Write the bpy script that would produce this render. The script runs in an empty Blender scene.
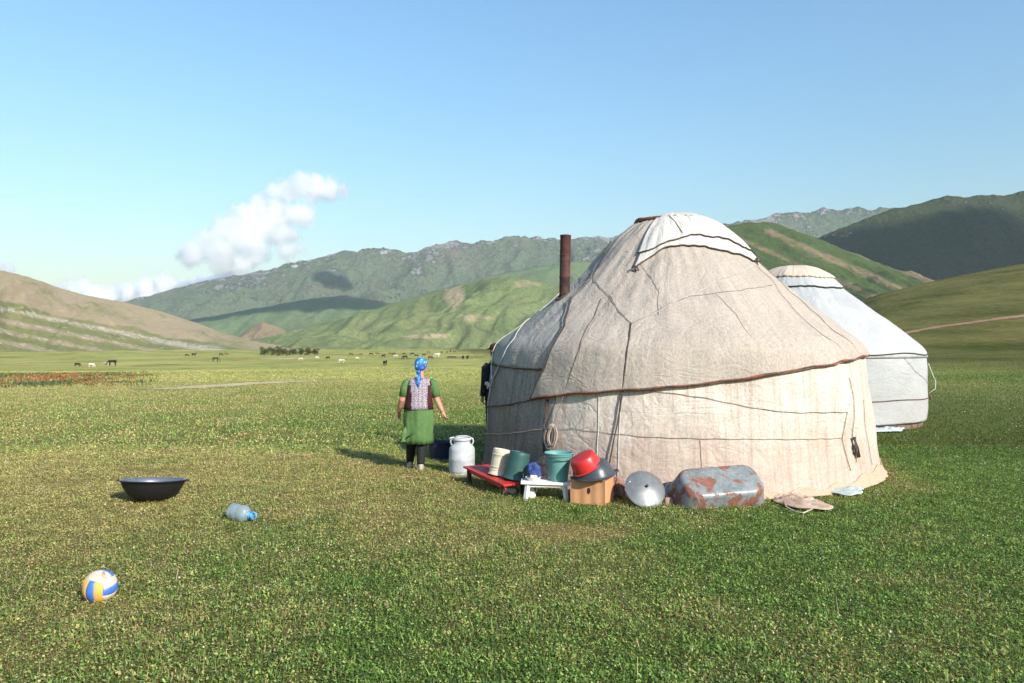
import bpy, math, random
import numpy as np
from mathutils import Vector, Matrix, Euler

random.seed(7)
RNG = np.random.default_rng(11)
sc = bpy.context.scene
COL = sc.collection
R = math.radians
F, CX, HY, CAMZ = 768.0, 512.0, 346.0, 1.75
SUN_AZ, SUN_EL = 38.0, 30.0      # sun behind the camera, to its right
SUNV = np.array([math.sin(R(SUN_AZ)) * math.cos(R(SUN_EL)), -math.cos(R(SUN_AZ)) * math.cos(R(SUN_EL)), math.sin(R(SUN_EL))])

# ------------------------------------------------------------------ numpy noise
_P = RNG.permutation(256); _P = np.concatenate([_P, _P, _P])
_G = np.stack([np.cos(np.linspace(0, 2 * np.pi, 256, endpoint=False)), np.sin(np.linspace(0, 2 * np.pi, 256, endpoint=False))], 1)
def perlin(x, y):
    x = np.asarray(x, float); y = np.asarray(y, float)
    xi = np.floor(x).astype(int); yi = np.floor(y).astype(int)
    xf = x - xi; yf = y - yi
    xi &= 255; yi &= 255
    u = xf ** 3 * (xf * (xf * 6 - 15) + 10); v = yf ** 3 * (yf * (yf * 6 - 15) + 10)
    def g(i, j, dx, dy):
        h = _P[_P[(xi + i) & 255] + ((yi + j) & 255)]
        return _G[h, 0] * dx + _G[h, 1] * dy
    a = g(0, 0, xf, yf); b = g(1, 0, xf - 1, yf); c = g(0, 1, xf, yf - 1); d = g(1, 1, xf - 1, yf - 1)
    return ((a + u * (b - a)) * (1 - v) + (c + u * (d - c)) * v) * 1.5
def fbm(x, y, oct=4, gain=.5):
    s = 0; a = 1; t = 0
    for k in range(oct):
        s = s + a * perlin(x * 2 ** k + 13.7 * k, y * 2 ** k + 5.3 * k); t += a; a *= gain
    return s / t
def ridged(x, y, oct=4, gain=.5):
    s = 0; a = 1; t = 0
    for k in range(oct):
        s = s + a * (1 - np.abs(perlin(x * 2 ** k + 3.1 * k, y * 2 ** k + 9.2 * k)) * 1.6); t += a; a *= gain
    return s / t
def sstep(a, b, x):
    t = np.clip((np.asarray(x, float) - a) / (b - a), 0, 1); return t * t * (3 - 2 * t)

# ------------------------------------------------------------------ materials
def new_mat(name):
    m = bpy.data.materials.new(name); m.use_nodes = True
    nt = m.node_tree; b = nt.nodes['Principled BSDF']
    return m, nt, b
def N(nt, typ, **kw):
    n = nt.nodes.new(typ)
    for k, v in kw.items():
        if k in n.inputs: n.inputs[k].default_value = v
        else: setattr(n, k, v)
    return n
def L(nt, a, b): nt.links.new(a, b)
def coords(nt, scale=(1, 1, 1), kind='Object'):
    t = N(nt, 'ShaderNodeTexCoord'); mp = N(nt, 'ShaderNodeMapping')
    mp.inputs['Scale'].default_value = scale
    L(nt, t.outputs[kind], mp.inputs['Vector']); return mp.outputs['Vector']
def noise(nt, vec, scale=5, detail=4, rough=.55, dist=0):
    n = N(nt, 'ShaderNodeTexNoise'); n.inputs['Scale'].default_value = scale; n.inputs['Detail'].default_value = detail
    n.inputs['Roughness'].default_value = rough; n.inputs['Distortion'].default_value = dist
    L(nt, vec, n.inputs['Vector']); return n.outputs['Fac']
def ramp(nt, fac, stops):
    r = N(nt, 'ShaderNodeValToRGB'); els = r.color_ramp.elements
    while len(els) < len(stops): els.new(.5)
    for e, (p, c) in zip(els, stops):
        e.position = p; e.color = (c[0], c[1], c[2], 1) if hasattr(c, '__len__') else (c, c, c, 1)
    L(nt, fac, r.inputs['Fac']); return r.outputs['Color']
def mix(nt, fac, a, b, mode='MIX'):
    m = N(nt, 'ShaderNodeMix', data_type='RGBA', blend_type=mode)
    for s, v in ((m.inputs[0], fac), (m.inputs[6], a), (m.inputs[7], b)):
        if hasattr(v, 'links'): L(nt, v, s)
        elif hasattr(v, '__len__'): s.default_value = (v[0], v[1], v[2], 1)
        else: s.default_value = v
    return m.outputs[2]
def math_(nt, op, a, b=None, c=None):
    m = N(nt, 'ShaderNodeMath', operation=op)
    for i, v in enumerate((a, b, c)):
        if v is None: continue
        if hasattr(v, 'links'): L(nt, v, m.inputs[i])
        else: m.inputs[i].default_value = v
    return m.outputs[0]
def attr(nt, name):
    return N(nt, 'ShaderNodeAttribute', attribute_name=name)
def bump(nt, b, h, strength=.3, dist=.01):
    n = N(nt, 'ShaderNodeBump'); n.inputs['Strength'].default_value = strength; n.inputs['Distance'].default_value = dist
    L(nt, h, n.inputs['Height']); L(nt, n.outputs['Normal'], b.inputs['Normal'])
def spec(b, v): b.inputs['Specular IOR Level'].default_value = v
def simple(name, c1, c2=None, scale=8, rough=.6, metal=0, bmp=.15, dirt=None, dirt_amt=.5, sp=.4):
    """mottled material: two tones by noise, optional dirt / wear patches"""
    m, nt, b = new_mat(name)
    v = coords(nt)
    n1 = noise(nt, v, scale, 5, .6)
    c2 = c2 or tuple(x * .7 for x in c1)
    col = ramp(nt, n1, [(.32, c2), (.68, c1)])
    if dirt is not None:
        n2 = noise(nt, v, scale * .6, 6, .65, .4)
        f = ramp(nt, n2, [(dirt_amt, 0), (dirt_amt + .08, 1)])
        col = mix(nt, f, col, dirt)
        L(nt, ramp(nt, f, [(0, rough), (1, .9)]), b.inputs['Roughness'])
    else:
        L(nt, ramp(nt, n1, [(.3, min(1, rough + .12)), (.7, max(.03, rough - .08))]), b.inputs['Roughness'])
    L(nt, col, b.inputs['Base Color'])
    b.inputs['Metallic'].default_value = metal; spec(b, sp)
    bump(nt, b, noise(nt, v, scale * 6, 4), bmp, .01)
    return m

def felt(name, base, dark, stain, grime=.5, streak=.5, grain=.35):
    """woven / felted cloth: grain, vertical weather streaks, stains and low grime, on UV metres"""
    m, nt, b = new_mat(name)
    uv = N(nt, 'ShaderNodeUVMap'); 
    def mp(s):
        k = N(nt, 'ShaderNodeMapping'); k.inputs['Scale'].default_value = s
        L(nt, uv.outputs['UV'], k.inputs['Vector']); return k.outputs['Vector']
    big = noise(nt, mp((1, 1, 1)), 1.1, 5, .6, .3)
    fine = noise(nt, mp((1, .55, 1)), 46, 5, .75)
    st = noise(nt, mp((9, .7, 1)), 1.6, 6, .65, .25)
    blot = noise(nt, mp((1, 1, 1)), 5, 6, .7, .5)
    col = ramp(nt, big, [(.3, tuple(.80 * x for x in base)), (.7, base)])
    col = mix(nt, math_(nt, 'MULTIPLY', ramp(nt, st, [(.46, 0), (.66, 1)]), streak), col, dark)
    col = mix(nt, math_(nt, 'MULTIPLY', ramp(nt, blot, [(.58, 0), (.74, 1)]), grime), col, stain)
    cn = noise(nt, mp((1, .8, 1)), 1.35, 3, .5, 1.6); cn2 = noise(nt, mp((.6, 1.1, 1)), 2.3, 2, .5, 2.2)
    ca = math_(nt, 'ABSOLUTE', math_(nt, 'SUBTRACT', cn, .5)); cb = math_(nt, 'ABSOLUTE', math_(nt, 'SUBTRACT', cn2, .47))
    l1 = ramp(nt, ca, [(0, 1), (.010, 0)]); l2 = ramp(nt, cb, [(0, .8), (.008, 0)])
    crease = math_(nt, 'MAXIMUM', l1, l2)
    wide = noise(nt, mp((.5, .8, 1)), .8, 6, .72, .8)
    col = mix(nt, math_(nt, 'MULTIPLY', ramp(nt, wide, [(.50, 0), (.60, .55)]), min(1, grime * 1.1)), col, dark)
    col = mix(nt, math_(nt, 'MULTIPLY', crease, .38), col, dark)
    col = mix(nt, grain, col, ramp(nt, fine, [(.36, tuple(.35 * x for x in base)), (.6, tuple(min(1, 1.12 * x) for x in base))]))
    sx = N(nt, 'ShaderNodeSeparateXYZ'); L(nt, uv.outputs['UV'], sx.inputs[0])
    low = math_(nt, 'ADD', sx.outputs['Y'], math_(nt, 'MULTIPLY', blot, -.9))
    f = ramp(nt, low, [(0, 1), (.25, .5), (.6, 0)])
    col = mix(nt, math_(nt, 'MULTIPLY', f, .42), col, stain)
    L(nt, col, b.inputs['Base Color']); b.inputs['Roughness'].default_value = .95; spec(b, .1)
    hh = math_(nt, 'ADD', math_(nt, 'ADD', math_(nt, 'MULTIPLY', fine, .35), math_(nt, 'MULTIPLY', ramp(nt, math_(nt, 'MINIMUM', ca, cb), [(0, 0), (.10, 1)]), .55)), math_(nt, 'ADD', blot, math_(nt, 'MULTIPLY', st, .5)))
    bump(nt, b, hh, .55, .02)
    return m

# ------------------------------------------------------------------ mesh helpers
class MB:
    def __init__(s): s.v = []; s.f = []; s.mi = []
    def add(s, vs, fs, mi=0):
        o = len(s.v); s.v.extend([tuple(map(float, p)) for p in vs]); s.f.extend([tuple(o + i for i in f) for f in fs]); s.mi.extend([mi] * len(fs)); return s
    def box(s, c, d, rot=None, mi=0, taper=1.0):
        hx, hy, hz = d[0] / 2, d[1] / 2, d[2] / 2
        vs = []
        for z in (-1, 1):
            k = taper if z > 0 else 1
            for x, y in ((-1, -1), (1, -1), (1, 1), (-1, 1)): vs.append(Vector((x * hx * k, y * hy * k, z * hz)))
        if rot is not None: M = Euler(rot).to_matrix(); vs = [M @ p for p in vs]
        vs = [p + Vector(c) for p in vs]
        return s.add(vs, [(3, 2, 1, 0), (4, 5, 6, 7), (0, 1, 5, 4), (1, 2, 6, 5), (2, 3, 7, 6), (3, 0, 4, 7)], mi)
    def tube(s, pts, rad, n=10, mi=0, flat=1.0, cap=True):
        pts = [Vector(p) for p in pts]
        if not hasattr(rad, '__len__'): rad = [rad] * len(pts)
        vs = []; fs = []
        t0 = (pts[1] - pts[0]).normalized()
        ref = Vector((0, 0, 1)) if abs(t0.z) < .9 else Vector((0, 1, 0))
        nrm = t0.cross(ref).normalized()
        for i, p in enumerate(pts):
            t = (pts[min(i + 1, len(pts) - 1)] - pts[max(i - 1, 0)]).normalized()
            nrm = (nrm - t * nrm.dot(t)).normalized(); bi = t.cross(nrm)
            for k in range(n):
                a = 2 * math.pi * k / n
                vs.append(p + nrm * math.cos(a) * rad[i] + bi * math.sin(a) * rad[i] * flat)
        for i in range(len(pts) - 1):
            for k in range(n):
                a = i * n + k; b = i * n + (k + 1) % n
                fs.append((a, b, b + n, a + n))
        if cap:
            fs.append(tuple(range(n - 1, -1, -1))); fs.append(tuple((len(pts) - 1) * n + k for k in range(n)))
        return s.add(vs, fs, mi)
    def rings(s, rings, n=24, mi=0, cap=(True, True), wob=None):
        """stacked ellipses (cx, cy, cz, rx, ry [, tilt])"""
        vs = []; fs = []
        for i, r in enumerate(rings):
            cx, cy, cz, rx, ry = r[:5]
            for k in range(n):
                a = 2 * math.pi * k / n
                q = 1 if wob is None else 1 + wob(a, i / (len(rings) - 1))
                vs.append((cx + rx * q * math.cos(a), cy + ry * q * math.sin(a), cz + (r[5] * math.sin(a) if len(r) > 5 else 0)))
        for i in range(len(rings) - 1):
            for k in range(n):
                a = i * n + k; b = i * n + (k + 1) % n
                fs.append((a, b, b + n, a + n))
        if cap[0]: fs.append(tuple(range(n - 1, -1, -1)))
        if cap[1]: fs.append(tuple((len(rings) - 1) * n + k for k in range(n)))
        return s.add(vs, fs, mi)
    def lathe(s, prof, n=32, mi=0, M=None, wob=None):
        vs = []; fs = []; idx = []
        for r, z in prof:
            if r < 1e-6:
                idx.append([len(vs)] * n); vs.append(Vector((0, 0, z)))
            else:
                row = []
                for k in range(n):
                    a = 2 * math.pi * k / n
                    q = r * (1 if wob is None else 1 + wob(a, z))
                    row.append(len(vs)); vs.append(Vector((q * math.cos(a), q * math.sin(a), z)))
                idx.append(row)
        for i in range(len(prof) - 1):
            for k in range(n):
                q = [idx[i][k], idx[i][(k + 1) % n], idx[i + 1][(k + 1) % n], idx[i + 1][k]]
                f = []
                for t in q:
                    if t not in f: f.append(t)
                if len(f) > 2: fs.append(tuple(f))
        if M is not None: vs = [M @ p for p in vs]
        return s.add(vs, fs, mi)
    def build(s, name, mats, parent=None, smooth=True, sharp=None):
        me = bpy.data.meshes.new(name); me.from_pydata(s.v, [], s.f); me.update()
        if not isinstance(mats, (list, tuple)): mats = [mats]
        for m in mats: me.materials.append(m)
        if len(mats) > 1: me.polygons.foreach_set('material_index', s.mi)
        if smooth: me.polygons.foreach_set('use_smooth', [True] * len(me.polygons))
        if smooth and sharp: me.set_sharp_from_angle(angle=R(sharp))
        o = bpy.data.objects.new(name, me); COL.objects.link(o)
        if parent: o.parent = parent
        return o
def tag(o, label, cat, group=None, kind=None):
    o['label'] = label; o['category'] = cat
    if group: o['group'] = group
    if kind: o['kind'] = kind
    return o
def thing(name, label, cat, loc=(0, 0, 0), rot=(0, 0, 0), group=None):
    o = bpy.data.objects.new(name, None); COL.objects.link(o); o.empty_display_size = .2
    o.location = loc; o.rotation_euler = rot
    return tag(o, label, cat, group)
def mod(o, typ, **kw):
    m = o.modifiers.new(typ.lower(), typ)
    for k, v in kw.items(): setattr(m, k, v)
    return o
def solid(o, t, off=-1): return mod(o, 'SOLIDIFY', thickness=t, offset=off)
def grid_mesh(name, V, mat, parent=None, uv=None, wrap=False, attrs=None, smooth=True):
    """V: (nu, nv, 3) numpy grid -> one mesh"""
    nu, nv = V.shape[:2]
    i = np.arange(nu if wrap else nu - 1)[:, None]; j = np.arange(nv - 1)[None, :]
    i2 = (i + 1) % nu
    q = np.stack([i * nv + j, i2 * nv + j, i2 * nv + j + 1, i * nv + j + 1], -1).reshape(-1, 4)
    me = bpy.data.meshes.new(name)
    me.vertices.add(nu * nv); me.vertices.foreach_set('co', V.reshape(-1).astype(np.float32))
    me.loops.add(q.size); me.loops.foreach_set('vertex_index', q.reshape(-1).astype(np.int32))
    me.polygons.add(len(q)); me.polygons.foreach_set('loop_start', (np.arange(len(q)) * 4).astype(np.int32))
    me.update(calc_edges=True)
    if smooth: me.polygons.foreach_set('use_smooth', np.ones(len(q), bool))
    if uv is not None:
        l = me.uv_layers.new(name='UVMap'); l.data.foreach_set('uv', uv.reshape(-1, 2)[q.reshape(-1)].reshape(-1).astype(np.float32))
    for k, a in (attrs or {}).items():
        at = me.attributes.new(k, 'FLOAT', 'POINT'); at.data.foreach_set('value', np.asarray(a, float).reshape(-1).astype(np.float32))
    me.validate(); me.materials.append(mat)
    o = bpy.data.objects.new(name, me); COL.objects.link(o)
    if parent: o.parent = parent
    return o

# ------------------------------------------------------------------ the ground: one height function
G_PX = np.array([300, 700, 760, 820, 850, 880, 920, 960, 1000, 1024, 1100, 1250, 1700, 2600.])
G_PY = np.array([346, 346, 342, 316, 301, 290, 281, 273, 266, 262, 252, 240, 232, 228.])
def ground_z(x, y):
    x = np.asarray(x, float); y = np.asarray(y, float)
    d = np.hypot(x, y)
    z = -3.3 * sstep(14, 230, d) * sstep(-.2, .35, -x / (d + 1) + .45)
    yy = np.maximum(y, 1.0)
    px = CX + F * x / yy
    rh = np.interp(px, G_PX, HY - G_PY) / F * 480 * sstep(0, 40, y)
    rise = sstep(.0, 1.0, (y - 45) / 460) ** 1.25
    fall = 1 - sstep(520, 900, y)
    z = z + rh * rise * fall
    z = z + .35 * fbm(x / 40, y / 40, 3) * sstep(20, 90, d) * (1 + rise * 3)
    z = z + .018 * fbm(x / 1.3, y / 1.3, 3) * sstep(1, 3, d)
    return z
def ray(px, py, Y): return np.array([(px - CX) / F * Y, Y, CAMZ + (HY - py) / F * Y])
def gp(px, py, far=1500):
    """the ground point a pixel's line of sight meets"""
    Y = np.geomspace(2.5, far, 6000)
    x = (px - CX) / F * Y; z = CAMZ + (HY - py) / F * Y
    g = ground_z(x, Y); k = np.argmax(z <= g)
    if not (z <= g).any(): k = len(Y) - 1
    return Vector((x[k], Y[k], g[k]))
Y1C = np.array([2.40, 11.50]); Y2C = np.array([6.75, 18.35])
def dryness(x, y):
    """where the turf is yellowed: worn, grazed ground to the left, lush to the right"""
    d = np.hypot(x, y)
    base = .26 - .030 * np.clip(x, -9, 9)
    band = .50 * np.exp(-((y - 9.2) / 3.8) ** 2) * sstep(2.0, -3.0, x)
    far = .30 * sstep(14, 40, d) * sstep(8, -2, x)
    v = base + band + far + .55 * fbm(x / 1.9 + 7, y / 2.6, 4) + .28 * fbm(x / .5, y / .6, 3) - .18 * sstep(3, 7, x)
    for (a, b, r, s) in ((.55, 7.2, .45, 1.5), (-1.4, 10.4, .8, .45), (-5.0, 10.7, .6, 1.2), (-5.6, 9.9, .45, 1.2), (-5.6, 12.6, .5, 1.2), (-3.4, 11.8, .4, .9), (-.2, 10.6, .6, .3), (2.2, 7.6, .6, .2)):
        v = v + s * np.exp(-(((x - a) / r) ** 2 + ((y - b) / (r * .6)) ** 2))
    rt = np.hypot(x - Y1C[0], y - Y1C[1]); v = v + .40 * sstep(3.7, 2.9, rt)
    return np.clip(v, 0, 1)

def mat_ground():
    m, nt, b = new_mat('turf_soil')
    v = coords(nt)
    a = attr(nt, 'dry').outputs['Fac']
    f1 = noise(nt, v, 26, 6, .75); f2 = noise(nt, v, 3.1, 6, .7); f3 = noise(nt, v, .22, 6, .65); f4 = noise(nt, v, .03, 5, .6)
    green = ramp(nt, f1, [(.3, (.018, .027, .006)), (.55, (.06, .078, .018)), (.75, (.17, .17, .055))])  # near tones darkened so gaps between blades look like deep shade
    dry = ramp(nt, f1, [(.3, (.055, .038, .016)), (.55, (.20, .15, .058)), (.75, (.42, .33, .16))])
    k = math_(nt, 'ADD', a, math_(nt, 'MULTIPLY', math_(nt, 'SUBTRACT', f2, .5), 1.1))
    k = math_(nt, 'ADD', k, math_(nt, 'MULTIPLY', math_(nt, 'SUBTRACT', f3, .5), .9))
    col = mix(nt, ramp(nt, k, [(.15, 0), (.85, 1)]), green, dry)
    mid = ramp(nt, noise(nt, v, .55, 8, .78), [(.35, (.17, .19, .05)), (.5, (.27, .28, .082)), (.66, (.38, .36, .15))])
    geo = N(nt, 'ShaderNodeNewGeometry'); vl = N(nt, 'ShaderNodeVectorMath', operation='LENGTH'); L(nt, geo.outputs['Position'], vl.inputs[0])
    far = ramp(nt, math_(nt, 'DIVIDE', vl.outputs['Value'], 100), [(.12, 0), (.5, 1)])
    lush = attr(nt, 'lush').outputs['Fac']
    midl = ramp(nt, noise(nt, v, .45, 8, .78), [(.35, (.030, .038, .009)), (.5, (.075, .078, .020)), (.68, (.16, .135, .045))])
    mid = mix(nt, lush, mid, midl)
    sv = coords(nt, (1, .35, 1)); st1 = noise(nt, sv, .055, 7, .75, .4); st2 = noise(nt, v, .016, 7, .72, .4)
    streak = ramp(nt, math_(nt, 'ADD', math_(nt, 'MULTIPLY', st1, .6), math_(nt, 'MULTIPLY', st2, .4)), [(.42, (.58, .72, .50)), (.5, (1, 1, 1)), (.57, (1.30, 1.16, 1.15)), (.63, (1.45, 1.10, 1.05))])
    mid = mix(nt, 1.0, mid, streak, 'MULTIPLY')
    col = mix(nt, far, col, mid)
    col = mix(nt, ramp(nt, f4, [(.35, 0), (.75, .40)]), col, (.27, .23, .085))
    L(nt, col, b.inputs['Base Color']); b.inputs['Roughness'].default_value = 1; spec(b, .05)
    bump(nt, b, math_(nt, 'ADD', f1, math_(nt, 'MULTIPLY', f2, 2)), .8, .04)
    return m

def build_ground():
    az = np.radians(np.concatenate([np.linspace(-180, -48, 60, endpoint=False), np.linspace(-48, 48, 560), np.linspace(48, 180, 60)[1:-1]]))
    rad = np.concatenate([[.05], np.geomspace(.8, 9000, 300)])
    A, Q = np.meshgrid(az, rad, indexing='ij')
    X = Q * np.sin(A); Y = Q * np.cos(A)
    Z = ground_z(X, Y)
    V = np.stack([X, Y, Z], -1)
    lush = sstep(10, 60, X + .12 * Y - 4) 
    # order so that normals look up
    V = V[::-1]; lush = lush[::-1]
    dry = dryness(V[..., 0], V[..., 1])
    o = grid_mesh('ground', V, mat_ground(), attrs={'dry': dry, 'lush': lush}, wrap=True)
    o['kind'] = 'structure'
    return o

def mat_grass(name='grass_blades', trans=.25):
    m, nt, b = new_mat(name)
    c = attr(nt, 'tint'); 
    L(nt, c.outputs['Color'], b.inputs['Base Color']); b.inputs['Roughness'].default_value = .6; spec(b, .25)
    tr = N(nt, 'ShaderNodeBsdfTranslucent'); L(nt, mix(nt, 1.0, c.outputs['Color'], (1.15, 1.2, .7), 'MULTIPLY'), tr.inputs['Color'])
    ms = N(nt, 'ShaderNodeMixShader'); ms.inputs[0].default_value = trans
    out = nt.nodes['Material Output']
    L(nt, b.outputs[0], ms.inputs[1]); L(nt, tr.outputs[0], ms.inputs[2]); L(nt, ms.outputs[0], out.inputs['Surface'])
    return m

def blades_mesh(name, X, Y, Z, h, w, lean, az, tip, col, mat):
    """n one-quad leaves as a single mesh with a colour each"""
    n = len(X)
    ca, sa = np.cos(az), np.sin(az)
    tx = np.cos(az + 1.57 + RNG.normal(0, .5, n)); ty = np.sin(az + 1.57 + RNG.normal(0, .5, n))
    V = np.zeros((n, 4, 3), np.float32)
    dx = ca * h * np.sin(lean); dy = sa * h * np.sin(lean); dz = h * np.cos(lean)
    for k, (s, t, ww) in enumerate(((-1, 0, 1), (1, 0, 1), (1, 1, tip), (-1, 1, tip))):
        V[:, k, 0] = X + s * tx * w * .5 * ww + t * dx
        V[:, k, 1] = Y + s * ty * w * .5 * ww + t * dy
        V[:, k, 2] = Z + t * dz
    me = bpy.data.meshes.new(name)
    me.vertices.add(n * 4); me.vertices.foreach_set('co', V.reshape(-1))
    me.loops.add(n * 4); me.loops.foreach_set('vertex_index', np.arange(n * 4, dtype=np.int32))
    me.polygons.add(n); me.polygons.foreach_set('loop_start', (np.arange(n) * 4).astype(np.int32))
    me.update(calc_edges=True)
    at = me.attributes.new('tint', 'FLOAT_COLOR', 'POINT')
    c4 = np.ones((n, 4, 4), np.float32); c4[:, :, :3] = col[:, None, :]
    at.data.foreach_set('color', c4.reshape(-1))
    me.materials.append(mat)
    o = bpy.data.objects.new(name, me); COL.objects.link(o)
    return o

PAL_G = np.array([(.050, .095, .018), (.100, .175, .030), (.17, .26, .052), (.25, .335, .085), (.075, .15, .050)])
PAL_D = np.array([(.28, .25, .08), (.34, .285, .11), (.38, .29, .15), (.19, .12, .052), (.29, .29, .09)])
def turf_colour(X, Y, n, lushx=None):
    d = dryness(X, Y)
    pick = RNG.random(n) < np.clip(d * 1.15 - .12, .03, .9)
    g = PAL_G[RNG.choice(5, n, p=[.2, .3, .26, .12, .12])]; dr = PAL_D[RNG.choice(5, n, p=[.3, .25, .12, .14, .19])]
    c = np.where(pick[:, None], dr, g)
    c = c * (1 + .45 * fbm(X / .2, Y / .2, 2))[:, None] * RNG.uniform(.8, 1.28, n)[:, None]
    c = c * (1.12 + .22 * sstep(2, -4, X) * sstep(6, 11, Y))[:, None]
    return np.clip(c, .004, .8)
def scatter(n, y0, y1, spread=.80, extra=3.2, pw=1.0):
    """points over the ground ahead of the camera between two distances"""
    u = RNG.random(n)
    Y = (y0 ** (2 - pw) + u * (y1 ** (2 - pw) - y0 ** (2 - pw))) ** (1 / (2 - pw)) if pw != 2 else y0 * (y1 / y0) ** u
    X = RNG.uniform(-1, 1, n) * (Y * spread * .9 + extra)
    ok = (np.hypot(X - Y1C[0], Y - Y1C[1]) > 2.86) & (np.hypot(X - Y2C[0], Y - Y2C[1]) > 2.8)
    return X[ok], Y[ok]
def build_grass():
    mg = mat_grass()
    parts = []
    # near turf: short blades and clover leaflets
    for (n, y0, y1, hs, ws, pw) in ((1250000, 3.2, 13.5, .95, .85, .9), (600000, 12, 48, 1.5, 1.7, 1.3), (300000, 40, 150, 2.3, 5.0, 1.4)):
        X, Y = scatter(n, y0, y1, pw=pw)
        if y0 > 30: kk = RNG.random(len(X)) < sstep(150, 75, Y); X, Y = X[kk], Y[kk]
        if y0 > 10: kk = off_path(X, Y); X, Y = X[kk], Y[kk]
        n = len(X)
        clump = fbm(X / .35 + 3, Y / .35, 3)
        bare = np.ones(len(X))
        for (bx, by, br) in ((.55, 7.2, .42), (-5.0, 10.7, .55), (-5.6, 9.9, .4), (-5.6, 12.6, .5), (-3.4, 11.8, .35)): bare -= .75 * np.exp(-(((X - bx) / br) ** 2 + ((Y - by) / (br * .62)) ** 2))
        bare = bare.clip(.2, 1)
        leaf = RNG.random(n) < .58
        h = np.where(leaf, RNG.uniform(.008, .019, n), RNG.gamma(4, .0075, n).clip(.010, .075)) * hs * bare * (1 + .9 * clump).clip(.3, 2.1)
        w = np.where(leaf, RNG.uniform(.008, .016, n), RNG.uniform(.003, .006, n)) * ws
        lean = np.where(leaf, RNG.uniform(.7, 1.5, n), np.abs(RNG.normal(.55, .4, n)).clip(0, 1.45))
        tip = np.where(leaf, .75, .25)
        Z = ground_z(X, Y) + np.where(leaf, RNG.uniform(.0, .03, n) * hs * (1 + .6 * clump).clip(.3, 1.8), -.002)
        col = turf_colour(X, Y, n)
        lush = sstep(10, 60, X + .12 * Y - 4)
        if y0 > 30: col = col * (1.32 - .98 * lush)[:, None]; h = h * .8
        elif y0 > 10: col = col * (1.18 - .70 * sstep(2, 9, X))[:, None]
        parts.append((X, Y, Z, h, w, lean, RNG.uniform(0, 6.283, n), tip, col))
    a = [np.concatenate([p[k] for p in parts]) for k in range(9)]
    o = blades_mesh('grass', *a, mg); tag(o, 'short grazed meadow grass and clover covering the plain', 'grass', kind='stuff')
    # taller wisps of weeds, pale seed heads
    X, Y = scatter(2600, 3.4, 40, pw=1.2); n = len(X)
    keep = fbm(X / 2.5 + 40, Y / 2.5, 2) > -.05
    X, Y = X[keep], Y[keep]; n = len(X)
    col = np.array([(.42, .36, .2)]) * RNG.uniform(.5, 1.3, n)[:, None]
    o = blades_mesh('dry_stalks', X, Y, ground_z(X, Y), RNG.uniform(.05, .14, n), RNG.uniform(.003, .006, n) * (1 + Y / 20), RNG.uniform(.1, 1.2, n), RNG.uniform(0, 6.28, n), np.full(n, .5), col, mg)
    tag(o, 'dry straw coloured stalks scattered through the meadow', 'dry stalks', kind='stuff')
    # white clover flower heads: small crossed petals in loose drifts
    X, Y = scatter(9000, 3.4, 45, pw=1.25); n = len(X)
    keep = (fbm(X / 1.2 + 90, Y / 1.2, 3) > .02) & (RNG.random(n) < .8)
    X, Y = X[keep], Y[keep]
    X = np.repeat(X, 3) + RNG.normal(0, .003, len(X) * 3); Y = np.repeat(Y, 3) + RNG.normal(0, .003, len(Y) * 3); n = len(X)
    s = RNG.uniform(.004, .0085, n) * (1 + Y / 16)
    col = np.array([(.62, .56, .48)]) * RNG.uniform(.6, 1.2, n)[:, None]
    o = blades_mesh('clover_flowers', X, Y, ground_z(X, Y) + RNG.uniform(.02, .045, n), s, s, RNG.uniform(0, 1.4, n), RNG.uniform(0, 6.28, n), np.full(n, .7), col.clip(0, .85), mg)
    tag(o, 'tiny whitish clover flowers dotted through the grass', 'clover flowers', kind='stuff')
    # red and green marsh plants by the far pool, left
    n = 26000
    px = RNG.uniform(-60, 165, n); py = RNG.uniform(0, 1, n)
    P0, P1 = gp(70, 388), gp(70, 373)
    Yv = P0.y + py * (P1.y - P0.y); Xv = (px - CX) / F * Yv
    edge = 1 - sstep(95, 165, px + 30 * fbm(px / 30, Yv / 6, 2))
    keep = RNG.random(n) < edge * sstep(0, .15, py + .15 * fbm(px / 14, px * 0 + 3, 2)) * (.35 + .65 * sstep(-.25, .15, fbm(Xv / 3, Yv / 5, 3)))
    Xv, Yv = Xv[keep], Yv[keep]; n = len(Xv)
    red = fbm(Xv / 3.5 + 60, Yv / 7, 3) + RNG.normal(0, .12, n) > -.02
    col = np.where(red[:, None], np.array([(.27, .105, .045)]), np.array([(.085, .11, .042)])) * RNG.uniform(.6, 1.4, n)[:, None]
    o = blades_mesh('marsh_plants', Xv, Yv, ground_z(Xv, Yv), RNG.uniform(.05, .20, n) * (.4 + .6 * np.clip(.5 + 1.2 * fbm(Xv / 2 + 5, Yv / 3, 2), 0, 1)), RNG.uniform(.04, .10, n), np.abs(RNG.normal(.45, .4, n)), RNG.uniform(0, 6.28, n), np.full(n, .4), col, mg)
    tag(o, 'patch of rust red and dark green marsh plants on the left plain', 'marsh plants', kind='stuff')

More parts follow.
